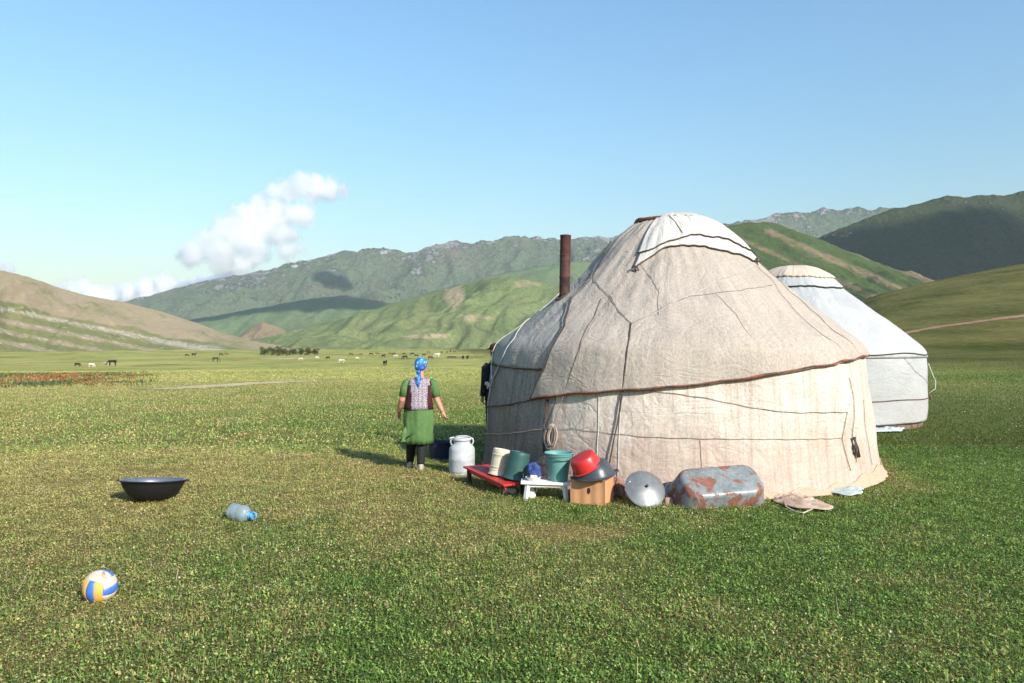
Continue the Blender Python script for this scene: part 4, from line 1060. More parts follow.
# ------------------------------------------------------------------ household things by the tent
def zrot(v): return Euler((0, 0, v))
def build_things():
    alu = simple('dull_aluminium', (.44, .46, .47), (.31, .33, .34), 7, .65, .0, .12, dirt=(.26, .265, .27), dirt_amt=.58)
    # milk can
    g = gp(462, 474)
    root = thing('milk_can', 'pale aluminium milk can with clamped lid standing left of the beige tent', 'milk can', g, (0, 0, R(12)))
    mb = MB(); mb.lathe([(0, .004), (.158, .004), (.165, .0), (.170, .02), (.165, .03), (.172, .04), (.176, .06), (.176, .20), (.179, .21), (.176, .22), (.176, .33), (.170, .36), (.150, .39), (.118, .415), (.112, .43), (.112, .455), (.120, .46)], 48); mb.build('can_body', alu, root, sharp=50)
    mb = MB(); mb.lathe([(.118, .463), (.126, .466), (.128, .49), (.118, .50), (.105, .497), (.098, .488), (.02, .484), (0, .484)], 40); mb.build('lid', alu, root, sharp=50)
    for sx in (-1, 1):
        mb = MB(); mb.tube([(sx * .120, 0, .39), (sx * .150, 0, .415), (sx * .158, 0, .455), (sx * .140, 0, .485), (sx * .118, 0, .478)], .011, 8); mb.build('side_handle', alu, root)
    mb = MB(); mb.tube([(-.11, -.02, .505), (-.06, -.04, .522), (.0, -.045, .525), (.06, -.04, .522), (.11, -.02, .505)], .010, 8); mb.tube([(.10, 0, .50), (.15, .01, .48), (.155, .01, .44)], .012, 8); mb.tube([(-.11, -.02, .505), (-.165, -.03, .50), (-.175, -.03, .485)], .011, 8)
    mb.build('clamp', alu, root)
    # blue and white plastic bag at its foot
    g = gp(459, 474.5)
    mbag = simple('blue_white_plastic', (.06, .13, .42), (.04, .08, .30), 10, .35, 0, .2, dirt=(.62, .64, .68), dirt_amt=.52)
    mb = MB(); mb.lathe([(0, 0), (.08, .0), (.095, .03), (.075, .065), (.04, .08), (.015, .10), (0, .105)], 28, wob=lambda a, z: .22 * math.sin(5 * a + 20 * z) + .12 * math.sin(11 * a))
    o = mb.build('plastic_bag', mbag); o.location = g + Vector((.02, -.02, 0)); o.scale = (1.0, .7, .85); tag(o, 'crumpled blue and white plastic bag at the foot of the milk can', 'bag')
    # dark blue tub in the tent's shade
    g = gp(441, 459)
    bl = simple('dark_blue_plastic', (.016, .026, .065), (.011, .018, .045), 6, .45)
    root = thing('wash_tub', 'dark blue plastic tub in the shade behind the milk can', 'tub', g)
    mb = MB(); mb.lathe([(0, .01), (.16, .01), (.165, .0), (.18, .12), (.20, .26), (.215, .265), (.215, .275), (.198, .272), (.178, .13), (.16, .02), (0, .02)], 40); mb.build('tub_body', bl, root, sharp=50)
    for sx in (-1, 1):
        mb = MB(); mb.tube([(sx * .205, -.05, .262), (sx * .245, -.03, .262), (sx * .245, .03, .262), (sx * .205, .05, .262)], .010, 8); mb.build('grip', bl, root)
    # red board on stones
    red = simple('red_paint', (.46, .028, .022), (.36, .02, .018), 5, .45, 0, .12, dirt=(.16, .03, .025), dirt_amt=.60)
    dkw = simple('dark_old_wood', (.06, .045, .035), (.03, .022, .018), 12, .9)
    A = Vector((-.47, 9.90, .205)); B = Vector((.06, 8.93, .14))
    root = thing('low_table', 'low red painted wooden table leaning left of the white bench', 'table', ((A.x + B.x) / 2, (A.y + B.y) / 2, 0))
    d = B - A; ln = d.length; yaw = math.atan2(d.y, d.x); pit = math.atan2(-d.z, math.hypot(d.x, d.y))
    mb = MB(); ctr = Vector((0, 0, (A.z + B.z) / 2))
    for k in (-1, 0, 1):
        c = ctr + Euler((0, pit, yaw)).to_matrix() @ Vector((.006 * k, k * .118, 0)); mb.box(c, (ln, .113, .022), (R(2 + k * .6), pit, yaw))
    tp = mb.build('table_top', red, root, smooth=False); mod(tp, 'BEVEL', width=.004, segments=2)
    mb = MB(); mb.box(ctr + Euler((0, pit, yaw)).to_matrix() @ Vector((0, -.13, -.035)), (ln * .93, .02, .045), (0, pit, yaw)); mb.box(ctr + Euler((0, pit, yaw)).to_matrix() @ Vector((0, .13, -.035)), (ln * .93, .02, .045), (0, pit, yaw)); mb.build('apron', red, root, smooth=False)
    for sx in (-1, 1):
        for sy in (-1, 1):
            p = ctr + Euler((0, pit, yaw)).to_matrix() @ Vector((sx * ln * .42, sy * .13, -.02)); mb = MB(); mb.box((p.x, p.y, p.z / 2), (.045, .045, p.z), (0, 0, yaw)); mb.build('leg', dkw, root, smooth=False)
    # stones
    def stone(name, px, py, d, col, label, dirt=None):
        g = gp(px, py); mb = MB()
        mb.rings([(0, 0, -.02, d[0] * .44, d[1] * .44), (0, 0, d[2] * .2, d[0] * .5, d[1] * .5), (0, 0, d[2] * .7, d[0] * .48, d[1] * .47), (0, 0, d[2], d[0] * .38, d[1] * .36)], 12, wob=lambda a, t: .10 * math.cos(4 * a) * -1 + .05 * math.sin(3 * a + 5 * t))
        o = mb.build(name, simple(name + '_face', col, None, 14, .95, 0, .6, dirt=dirt)); o.location = g; o.rotation_euler = (0, 0, random.uniform(-.3, .3)); tag(o, label, 'stone'); return o
    stone('stone', 511, 494, (.15, .12, .075), (.60, .54, .45), 'pale limewashed stone in the grass in front of the red table', dirt=(.35, .2, .12))
    stone('stone', 502, 494, (.09, .09, .06), (.36, .22, .15), 'small brown stone beside the pale stone by the red table')
    stone('brick_piece', 668, 505, (.105, .09, .085), (.45, .29, .22), 'broken pinkish brick between the pan lid and the rusty tub')
    stone('stone', 664, 508, (.05, .04, .02), (.5, .45, .4), 'flat pale pebble at the foot of the pan lid')
    # upturned buckets leaning on the red table
    def upturned(name, label, base, rb, rt, h, tilt, m, ribs):
        root = thing(name, label, 'bucket', base, tilt)
        pr = [(rb + .012, 0), (rb + .014, .008), (rb + .004, .018)]
        for k in range(1, 8):
            z = .018 + (h - .02) * k / 8; pr.append((rb + (rt - rb) * k / 8, z))
            if ribs and k in (1, 2, 6): pr += [(rb + (rt - rb) * k / 8 + .005, z + .006), (rb + (rt - rb) * k / 8 - .001, z + .012)]
        pr += [(rt, h - .012), (rt - .004, h), (rt - .012, h), (rt - .016, h - .008), (0, h - .008)]
        mb = MB(); mb.lathe(pr, 40); o = mb.build('bucket_body', m, root, sharp=45); 
        mb = MB(); hp = [(math.cos(t) * (rb + .015), -.35 * (rb) * math.sin(t) - .02, .02 + .015 * math.sin(t)) for t in np.linspace(math.pi, 2 * math.pi, 18)]; mb.tube(hp, .0035, 6); mb.build('wire_handle', simple('steel_wire', (.3, .3, .3), None, 20, .4, .8), root)
    cream = simple('cream_enamel', (.60, .55, .42), (.50, .45, .33), 5, .5, 0, .1, dirt=(.34, .28, .18), dirt_amt=.58)
    dgreen = simple('dark_green_plastic', (.030, .095, .085), (.020, .07, .062), 5, .5, 0, .1, dirt=(.10, .13, .11), dirt_amt=.58)
    teal = simple('teal_plastic', (.12, .30, .275), (.09, .24, .22), 5, .5, 0, .1, dirt=(.17, .27, .24), dirt_amt=.58)
    upturned('bucket', 'cream bucket turned upside down on the red table', (-.165, 9.38, .178), .118, .112, .315, (R(-4), R(9), 0), cream, True)
    upturned('bucket', 'dark green bucket turned upside down next to the cream one', (.035, 9.16, .165), .140, .122, .325, (R(-3), R(11), 0), dgreen, False)
    # white bench
    wp = simple('chipped_white_paint', (.74, .72, .69), (.62, .60, .57), 8, .6, 0, .25, dirt=(.30, .24, .19), dirt_amt=.63)
    g = gp(546, 499)
    root = thing('bench', 'low white painted wooden bench carrying the teal bucket', 'bench', g, (0, 0, R(-3)))
    mb = MB(); 
    for k in (-1, 1): mb.box((0, k * .064, .198), (.57, .124, .03), (0, R(1.2), 0))
    t_ = mb.build('bench_top', wp, root, smooth=False); mod(t_, 'BEVEL', width=.005, segments=2)
    for sx, sy in ((-1, -1), (1, -1), (-1, 1), (1, 1)):
        mb = MB(); mb.tube([(sx * .235, sy * .09, -.02), (sx * .205, sy * .085, .184)], [.026, .032], 4, flat=.8); l_ = mb.build('leg', wp, root, smooth=False)
    mb = MB(); mb.box((0, -.085, .168), (.44, .018, .03)); mb.build('rail', wp, root, smooth=False)
    bt = Vector((g.x, g.y, g.z + .216))
    # teal bucket
    root = thing('bucket', 'teal open bucket with hanging handle standing on the white bench', 'bucket', bt + Vector((.145, .015, 0)), (0, 0, R(20)))
    mb = MB(); mb.lathe([(0, .006), (.098, .006), (.104, 0), (.110, .05), (.128, .19), (.144, .275), (.156, .28), (.158, .30), (.166, .312), (.160, .318), (.150, .312), (.140, .27), (.100, .012), (0, .012)], 48); mb.build('bucket_body', teal, root, sharp=50)
    mb = MB(); mb.tube([(math.cos(t) * .163, -.005 - .15 * math.sin(t) * 1.0, .295 - .055 * math.sin(t)) for t in np.linspace(0, math.pi, 24)], .005, 8); mb.build('handle', simple('grey_wire', (.10, .13, .13), None, 20, .4, .5), root)
    # blue cloth on a white dish
    root = thing('soap_dish', 'white dish holding soap on the bench under the blue cloth', 'dish', bt + Vector((-.145, .0, 0)))
    mb = MB(); mb.lathe([(0, .004), (.06, .0), (.085, .03), (.092, .04), (.082, .038), (.058, .012), (0, .012)], 28); mb.build('dish_body', wp, root, sharp=50)
    mb = MB(); mb.box((-.0, -.03, .04), (.085, .05, .045), (0, .1, .25)); s_ = mb.build('soap', simple('soap', (.72, .66, .55), None, 10, .5), root); mod(s_, 'BEVEL', width=.012, segments=3)
    bc = simple('blue_cloth', (.05, .085, .27), (.03, .05, .17), 14, .9, 0, .5)
    mb = MB(); mb.lathe([(0, .0), (.055, .0), (.072, .035), (.062, .085), (.070, .12), (.05, .155), (.02, .175), (0, .178)], 36, wob=lambda a, z: .26 * math.sin(3 * a + 34 * z) + .20 * math.sin(7 * a - 60 * z) + .10 * math.sin(13 * a + 90 * z))
    o = mb.build('cloth', bc); o.location = bt + Vector((-.135, .05, .02)); tag(o, 'crumpled dark blue cloth bundled on the bench left of the teal bucket', 'cloth')
    # white jug against the bench leg
    root = thing('jug', 'small white plastic jug in the grass at the bench left leg', 'jug', gp(531, 498), (R(6), R(-10), R(30)))
    mb = MB(); mb.lathe([(0, .004), (.05, .0), (.058, .03), (.052, .08), (.040, .115), (.046, .13), (.042, .13), (.036, .115), (.046, .08), (.05, .02), (0, .012)], 28); mb.build('jug_body', wp, root)
    mb = MB(); mb.tube([(.044, 0, .12), (.085, 0, .115), (.09, 0, .07), (.055, 0, .04)], .008, 8); mb.build('handle', wp, root)
    mb = MB(); mb.tube([(-.035, .03, .12), (-.05, .04, .20), (-.045, .05, .30)], [.010, .008, .007], 8); mb.build('dipper_rod', simple('black_iron', (.02, .02, .02), None, 20, .6), root)
    # cardboard box with basins
    g = gp(597, 505.5)
    cb = simple('cardboard', (.52, .27, .13), (.45, .225, .105), 4, .85, 0, .1, dirt=(.40, .19, .09), dirt_amt=.6)
    hole_shade_mat = simple('hole_shade', (.03, .02, .015), None, 8, .9)  # near-black discs paint the shade of holes not cut through the carton
    yaw = R(-24)
    ctr = g + Vector((-.035, .19, 0))
    root = thing('cardboard_box', 'brown cardboard box with hand holes under the basins', 'box', ctr, (0, 0, yaw))
    w_, d_, h_ = .40, .32, .27; t = .006
    mb = MB(); mb.box((0, 0, .006), (w_, d_, .01))
    for sx in (-1, 1): mb.box((sx * (w_ / 2 - t / 2), 0, h_ / 2), (t, d_ - .0002, h_))
    for sy in (-1, 1):
        n = 24; V = []
        for i in range(n + 1):
            V.append([(-w_ / 2 + t + (w_ - 2 * t) * i / n, sy * (d_ / 2 - .004 + .006 * math.sin(i * .8) * .5), h_ * k / 8 * (1 - (.02 * math.sin(i * .5) if k == 8 else 0))) for k in range(9)])
        V = np.array(V); vs = V.reshape(-1, 3); mb.add(vs, [(i * 9 + k, (i + 1) * 9 + k, (i + 1) * 9 + k + 1, i * 9 + k + 1) for i in range(n) for k in range(8)])
    bx = mb.build('carton', cb, root, smooth=False)
    for x, y, rz in ((.015, -d_ / 2 - .003, 0), (-w_ / 2 - .003, 0, R(90))):
        mb = MB(); c = Matrix.Translation((x, y, .155)) @ Euler((R(90), 0, rz)).to_matrix().to_4x4(); 
        vs = [c @ Vector((.016 * math.cos(a) * 1.0, .034 * math.sin(a), 0)) for a in np.linspace(0, 6.283, 20, endpoint=False)]; vs2 = [p + Vector((0, .004, 0)) if rz == 0 else p + Vector((.004, 0, 0)) for p in vs]
        mb.add(vs + vs2, [tuple(range(20)), tuple(range(39, 19, -1))] + [(k, (k + 1) % 20, 20 + (k + 1) % 20, 20 + k) for k in range(20)]); mb.build('hand_hole_disc', hole_shade_mat, root, smooth=False)
    mb = MB(); mb.box((.07, -.03, h_ + .012), (.26, .30, .005), (R(3), R(-4), 0)); mb.build('flap', cb, root, smooth=False)
    dg = simple('dark_grey_enamel', (.050, .060, .072), (.035, .042, .052), 5, .32, 0, .04)
    gb = ctr + Vector((.025, -.02, .315))
    root = thing('basin', 'dark grey basin lying upside down on the cardboard box', 'basin', gb, (R(6), R(-9), 0))
    mb = MB(); mb.lathe([(.240, -.012), (.245, -.004), (.236, .006), (.222, .008), (.205, .06), (.175, .115), (.14, .15), (.10, .165), (0, .167)], 48); o = mb.build('basin_body', dg, root, sharp=50); solid(o, .003)
    for sx in (-1, 1):
        mb = MB(); mb.tube([(sx * .225, -.045, -.002), (sx * .268, -.03, .0), (sx * .268, .03, .0), (sx * .225, .045, -.002)], .009, 8); mb.build('ear', dg, root)
    redb = simple('red_enamel', (.52, .030, .028), (.44, .022, .022), 4, .35, 0, .04)
    root = thing('basin', 'bright red basin lying upside down on the dark grey basin', 'basin', gb + Vector((-.085, -.03, .085)), (R(10), R(-29), 0))
    mb = MB(); mb.lathe([(.178, -.01), (.184, -.003), (.176, .006), (.166, .008), (.160, .06), (.150, .12), (.140, .138), (.12, .145), (0, .145)], 48); o = mb.build('basin_body', redb, root, sharp=50); solid(o, .003)
    # brown rag by the box
    rag = simple('brown_sackcloth', (.33, .17, .11), (.12, .055, .04), 12, .95, 0, .6)
    mb = MB(); mb.lathe([(0, -.01), (.10, .0), (.115, .06), (.095, .12), (.085, .17), (.05, .21), (.02, .235), (0, .24)], 44, wob=lambda a, z: .18 * math.sin(5 * a + 14 * z) + .10 * math.sin(11 * a - 25 * z))
    o = mb.build('sack', rag); o.location = gp(616, 499) + Vector((.02, .10, 0)); o.scale = (.8, .7, 1.0); tag(o, 'small crumpled brown sack slumped right of the cardboard box', 'sack')
    # pan lid leaning on the tent wall
    st = simple('scratched_steel', (.24, .245, .25), (.14, .145, .15), 9, .42, .45, .06)
    g = gp(647, 508)
    root = thing('pan_lid', 'round domed metal pan lid leaning against the tent wall', 'pan lid', g + Vector((.0, .13, .180)), (R(52), R(6), R(6)))
    r = .222
    mb = MB(); mb.lathe([(r, -.006), (r + .004, 0), (r - .004, .006), (r * .92, .012), (r * .7, .034), (r * .4, .054), (r * .15, .062), (0, .063)], 56); o = mb.build('lid_disc', st, root, sharp=60); solid(o, .003)
    mb = MB(); mb.lathe([(.010, .060), (.010, .072), (.016, .078), (.014, .088), (0, .09)], 16); mb.build('knob', simple('black_knob', (.02, .02, .02), None, 10, .5), root)
    mb = MB(); mb.tube([(-.20, .07, .018), (-.165, .055, .028)], .004, 6); mb.build('scratch_wire', simple('bright_wire', (.8, .8, .8), None, 10, .3, .9), root)
    # zinc tub, upturned and tilted towards the viewer
    m, nt, b = new_mat('rusty_zinc'); v = coords(nt)
    n1 = noise(nt, v, 5.0, 7, .62, .6); n2 = noise(nt, v, 26, 5, .7); n3 = noise(nt, v, 3, 5, .6)
    z = ramp(nt, n3, [(.35, (.13, .15, .155)), (.65, (.245, .27, .258))])
    z = mix(nt, .35, z, ramp(nt, n2, [(.35, (.07, .08, .085)), (.6, (.30, .33, .34))]))
    f = ramp(nt, math_(nt, 'ADD', n1, math_(nt, 'MULTIPLY', n2, .18)), [(.60, 0), (.635, 1)])
    L(nt, mix(nt, f, z, ramp(nt, n2, [(.3, (.10, .04, .028)), (.65, (.25, .105, .07))])), b.inputs['Base Color'])
    L(nt, ramp(nt, f, [(0, .45), (1, .9)]), b.inputs['Roughness']); L(nt, ramp(nt, f, [(0, .15), (1, 0)]), b.inputs['Metallic']); bump(nt, b, math_(nt, 'ADD', n2, f), .3, .01)
    g = gp(718, 505)
    root = thing('wash_tub', 'long rusty zinc tub tipped upside down against the beige tent', 'tub', g + Vector((.0, .12, .05)), (R(36), R(-2), R(13)))
    def sq(hx, hy, z, r, n=12):
        out = []
        for cx, cy, a0 in ((hx - r, hy - r, 0), (-hx + r, hy - r, 90), (-hx + r, -hy + r, 180), (hx - r, -hy + r, 270)):
            for k in range(n): a = R(a0 + 90 * k / (n - 1)); out.append((cx + r * math.cos(a), cy + r * math.sin(a), z))
        return out
    secs = [sq(.540, .285, -.006, .17), (sq(.548, .292, .0, .175)), sq(.54, .285, .012, .17), sq(.525, .272, .014, .165), sq(.490, .245, .14, .15), sq(.462, .222, .255, .14), sq(.450, .208, .282, .13), sq(.42, .18, .295, .11), sq(.38, .14, .2975, .08), sq(.2, .06, .296, .03)]
    n = len(secs[0]); mb = MB()
    mb.add([p for s_ in secs for p in s_], [(i * n + k, i * n + (k + 1) % n, (i + 1) * n + (k + 1) % n, (i + 1) * n + k) for i in range(len(secs) - 1) for k in range(n)] + [tuple((len(secs) - 1) * n + k for k in range(n))])
    o = mb.build('tub_body', m, root, sharp=60); solid(o, .004)
    rim = MB(); rr = sq(.55, .294, .002, .175); rim.tube(rr + rr[:1], .008, 6); rim.build('rim', alu, root)
    # tan sack and grey plastic sheet lying on the grass
    def sheet(name, pix, m, label, cat, thick=.03, lump=.05, seed=0):
        q = [gp(*p) for p in pix]; c = sum(q, Vector()) / len(q)
        n = 64; ang = sorted([(math.atan2(p.y - c.y, p.x - c.x), (p - c).length) for p in q]); aa = np.array([a for a, r in ang]); rr = np.array([r for a, r in ang])
        mb = MB(); K = 10; vs = [(0, 0, lump)]
        for k in range(1, K + 1):
            for i in range(n):
                a = -math.pi + 2 * math.pi * i / n
                r = np.interp(a, aa, rr, period=2 * math.pi) * k / K * (1 + .05 * math.sin(7 * a + seed))
                x, y = r * math.cos(a), r * math.sin(a)
                zz = .012 + lump * max(0, 1 - (k / K) ** 2) * (.6 + .9 * float(fbm(np.array([x * 7 + seed]), np.array([y * 9]), 3)[0])) + .012 * math.sin(9 * a + 3 * k + seed)
                vs.append((x, y, max(.006, zz) if k < K else .006 + .008 * abs(math.sin(5 * a))))
        fs = [(0, 1 + i, 1 + (i + 1) % n) for i in range(n)] + [(1 + (k - 1) * n + i, 1 + k * n + i, 1 + k * n + (i + 1) % n, 1 + (k - 1) * n + (i + 1) % n) for k in range(1, K) for i in range(n)]
        mb.add(vs, fs); o = mb.build(name, m); o.location = c + Vector((0, 0, .025)); solid(o, .006); tag(o, label, cat); return o, c
    sackm = simple('tan_sackcloth', (.50, .37, .28), (.30, .20, .14), 9, .95, 0, .6, dirt=(.58, .50, .42), dirt_amt=.55)
    o, c = sheet('sack', [(766, 491), (774, 493), (792, 497), (808, 503), (832, 509), (826, 513), (806, 512), (790, 509), (777, 501)], sackm, 'flat tan cloth sack lying on the grass right of the zinc tub', 'sack', lump=.07, seed=3)
    mb = MB(); p = [gp(*q) - c for q in ((783, 504), (786, 511), (793, 515), (803, 517), (812, 513))]; mb.tube([v_ + Vector((0, 0, .02)) for v_ in p], .008, 6); mb.build('draw_cord', simple('sack_cord', (.55, .47, .38), None, 20, .9), o)
    plm = simple('grey_plastic_film', (.46, .52, .50), (.34, .40, .38), 8, .3, 0, .4)
    sheet('plastic_sheet', [(819, 489), (838, 487), (855, 488), (858, 493), (850, 498), (838, 497)], plm, 'crumpled grey plastic sheet on the grass at the tent foot', 'plastic sheet', lump=.06, seed=8)
    # planks / tarp edge at the white tent's foot
    o, c = sheet('tarpaulin', [(870, 430), (884, 427.5), (897, 428), (900, 431), (888, 433), (873, 433)], simple('pale_tarp', (.55, .60, .64), (.4, .44, .48), 6, .5), 'pale folded tarpaulin on the grass below the white tent', 'tarpaulin', lump=.08, seed=5)
    # iron wok
    iron = simple('black_iron_pan', (.012, .012, .013), (.007, .007, .008), 9, .55, 0, .15); inner = simple('pale_iron_inside', (.30, .32, .34), (.20, .21, .23), 6, .30, .75, .05)  # inner face is far paler than the black outside
    g = gp(147.5, 503)
    root = thing('cauldron', 'wide black iron cauldron standing alone on the left grass', 'cauldron', g + Vector((0, .12, 0)), (R(-5.5), R(1), 0)); root.scale = (.885, .885, .96)
    mb = MB(); mb.lathe([(0, -.0), (.10, .002), (.20, .02), (.28, .07), (.335, .14), (.370, .205), (.382, .235), (.405, .240), (.407, .250), (.395, .252)], 64); mb.build('pan_outside', iron, root)
    mb = MB(); mb.lathe([(.396, .2525), (.378, .246), (.362, .205), (.325, .14), (.27, .075), (.19, .03), (.10, .014), (0, .012)], 64); mb.build('pan_inside', inner, root)
    for a in (0.2, math.pi + .2):
        mb = MB(); mb.tube([(.385 * math.cos(a - .09), .385 * math.sin(a - .09), .238), (.425 * math.cos(a - .05), .425 * math.sin(a - .05), .243), (.425 * math.cos(a + .05), .425 * math.sin(a + .05), .243), (.385 * math.cos(a + .09), .385 * math.sin(a + .09), .238)], .009, 8); mb.build('handle', iron, root)
    # five litre bottle lying in the grass
    m, nt, b = new_mat('clear_plastic'); b.inputs['Base Color'].default_value = (.50, .60, .64, 1); b.inputs['Roughness'].default_value = .32; b.inputs['Transmission Weight'].default_value = .70; b.inputs['IOR'].default_value = 1.25
    bump(nt, b, noise(nt, coords(nt), 6, 1), .18, .02)
    blu = simple('blue_cap_plastic', (.10, .36, .72), None, 10, .4)
    g = gp(242, 520)
    root = thing('water_bottle', 'big clear plastic water bottle with blue handle lying in the grass', 'bottle', g + Vector((-.115, .02, .085)), (0, R(95), R(-20)))
    mb = MB(); mb.lathe([(0, .012), (.05, .004), (.072, .0), (.083, .012), (.085, .04), (.082, .05), (.086, .06), (.086, .10), (.082, .11), (.086, .12), (.085, .165), (.074, .195), (.048, .215), (.026, .228), (.022, .245)], 40, wob=lambda a, z: .04 * math.sin(3 * a + 25 * z)); o = mb.build('bottle_body', m, root); solid(o, .0025)
    mb = MB(); mb.lathe([(.027, .236), (.028, .24), (.028, .262), (.025, .266), (0, .267)], 24); mb.build('cap', blu, root, sharp=40)
    mb = MB(); mb.tube([(.03, 0, .228), (.035, .0, .26), (.03, .0, .30), (.0, 0, .315), (-.03, 0, .30), (-.035, 0, .26), (-.03, 0, .228)], .007, 8, flat=1.3); mb.lathe([(.028, .222), (.035, .226), (.035, .234), (.028, .236)], 24); mb.build('carry_handle', blu, root)
    # volleyball
    g = gp(96, 603)
    yb = simple('yellow_leather', (.66, .36, .09), (.64, .33, .05), 16, .55, 0, .1, dirt=(.52, .33, .14), dirt_amt=.62); bb = simple('blue_leather', (.055, .17, .56), (.04, .13, .46), 16, .5, 0, .1, dirt=(.12, .2, .42), dirt_amt=.64); wb = simple('white_leather', (.62, .52, .41), (.50, .39, .30), 10, .6, 0, .1, dirt=(.26, .15, .10), dirt_amt=.52)
    Rb = .112; mb = MB(); n = 27
    for f, (ax, u_, w_) in enumerate((((1, 0, 0), (0, 0, 1), (0, 1, 0)), ((-1, 0, 0), (0, 0, 1), (0, 1, 0)), ((0, 1, 0), (0, 0, 1), (1, 0, 0)), ((0, -1, 0), (1, 0, 0), (0, 0, 1)), ((0, 0, 1), (0, 1, 0), (1, 0, 0)), ((0, 0, -1), (0, 1, 0), (1, 0, 0)))):
        ax, u_, w_ = Vector(ax), Vector(u_), Vector(w_)
        cols = [(2, 1, 2), (0, 1, 0), (2, 1, 2), (0, 1, 0), (2, 2, 1), (0, 1, 0)][f]
        for pnl in range(3):
            vs = []; k = 10
            for i in range(k):
                for j in range(n):
                    a = -1 + 2 * (pnl + i / (k - 1)) / 3; bq = -1 + 2 * j / (n - 1)
                    p = (ax + u_ * math.tan(a * math.pi / 4) + w_ * math.tan(bq * math.pi / 4)).normalized()
                    e = min(i, k - 1 - i) / 2.0; e2 = min(j, n - 1 - j) / 2.0 if True else 1
                    vs.append(p * (Rb - .0035 * max(0, 1 - e) ** 2 - .0035 * max(0, 1 - e2) ** 2))
            fl = [(i * n + j, (i + 1) * n + j, (i + 1) * n + j + 1, i * n + j + 1) for i in range(k - 1) for j in range(n - 1)]
            if u_.cross(w_).dot(ax) < 0: fl = [t[::-1] for t in fl]
            mb.add(vs, fl, cols[pnl])
    o = mb.build('volleyball', [yb, bb, wb]); o.location = g + Vector((0, .06, Rb - .016)); o.rotation_euler = (R(8), R(6), R(-8)); tag(o, 'yellow, blue and white volleyball lying in the near left grass', 'ball')

# ------------------------------------------------------------------ animals and shrubs far off
def animal_mesh(kind):
    mb = MB()
    if kind == 'horse':
        L_, H, legr = 1.0, 1.05, .06
        mb.tube([(-.75, 0, 1.15), (-.6, 0, 1.18), (-.2, 0, 1.08), (.25, 0, 1.08), (.62, 0, 1.15), (.78, 0, 1.14)], [.16, .27, .29, .28, .26, .15], 14, flat=.8)
        mb.tube([(.62, 0, 1.22), (.95, 0, 1.02), (1.15, 0, .70), (1.22, 0, .52)], [.20, .15, .12, .11], 10, flat=.7); mb.tube([(1.18, 0, .60), (1.30, 0, .34), (1.34, 0, .20)], [.12, .09, .07], 10, flat=.75)
        lx = (-.58, .55); hz = 1.1
        mb.tube([(-.8, 0, 1.18), (-.92, 0, .95), (-.93, 0, .55)], [.05, .08, .03], 8)
    else:
        mb.tube([(-.78, 0, 1.05), (-.68, 0, 1.02), (-.25, 0, .93), (.25, 0, .92), (.6, 0, .98), (.75, 0, 1.0)], [.16, .30, .35, .34, .30, .16], 14, flat=.82)
        if kind == 'graze': mb.tube([(.65, 0, 1.06), (.88, 0, .86), (1.02, 0, .58)], [.20, .15, .12], 10, flat=.7); mb.tube([(1.0, 0, .62), (1.10, 0, .36), (1.13, 0, .22)], [.12, .11, .08], 10, flat=.8); hp = (1.0, .62)
        else: mb.tube([(.65, 0, 1.06), (.90, 0, 1.18), (1.05, 0, 1.25)], [.20, .15, .12], 10, flat=.7); mb.tube([(1.0, 0, 1.28), (1.22, 0, 1.16), (1.34, 0, 1.08)], [.12, .11, .08], 10, flat=.8); hp = (1.0, 1.30)
        for s in (-1, 1):
            mb.tube([(hp[0], s * .09, hp[1]), (hp[0] - .04, s * .20, hp[1] + .02)], [.04, .025], 6); mb.tube([(hp[0] + .02, s * .06, hp[1] + .05), (hp[0] + .06, s * .14, hp[1] + .16)], [.025, .01], 6)
        lx = (-.60, .52); mb.tube([(-.80, 0, 1.08), (-.90, 0, .85), (-.90, 0, .40)], [.03, .025, .05], 6)
    for s in (-1, 1):
        x = lx[0]; mb.tube([(x, s * .15, .95), (x + .05, s * .16, .62), (x - .10, s * .16, .40), (x - .05, s * .16, .03)], [.16, .10, .06, .055], 8)
        x = lx[1]; mb.tube([(x, s * .15, .92), (x + .02, s * .16, .55), (x + .0, s * .16, .30), (x + .0, s * .16, .03)], [.13, .085, .06, .055], 8)
    return mb
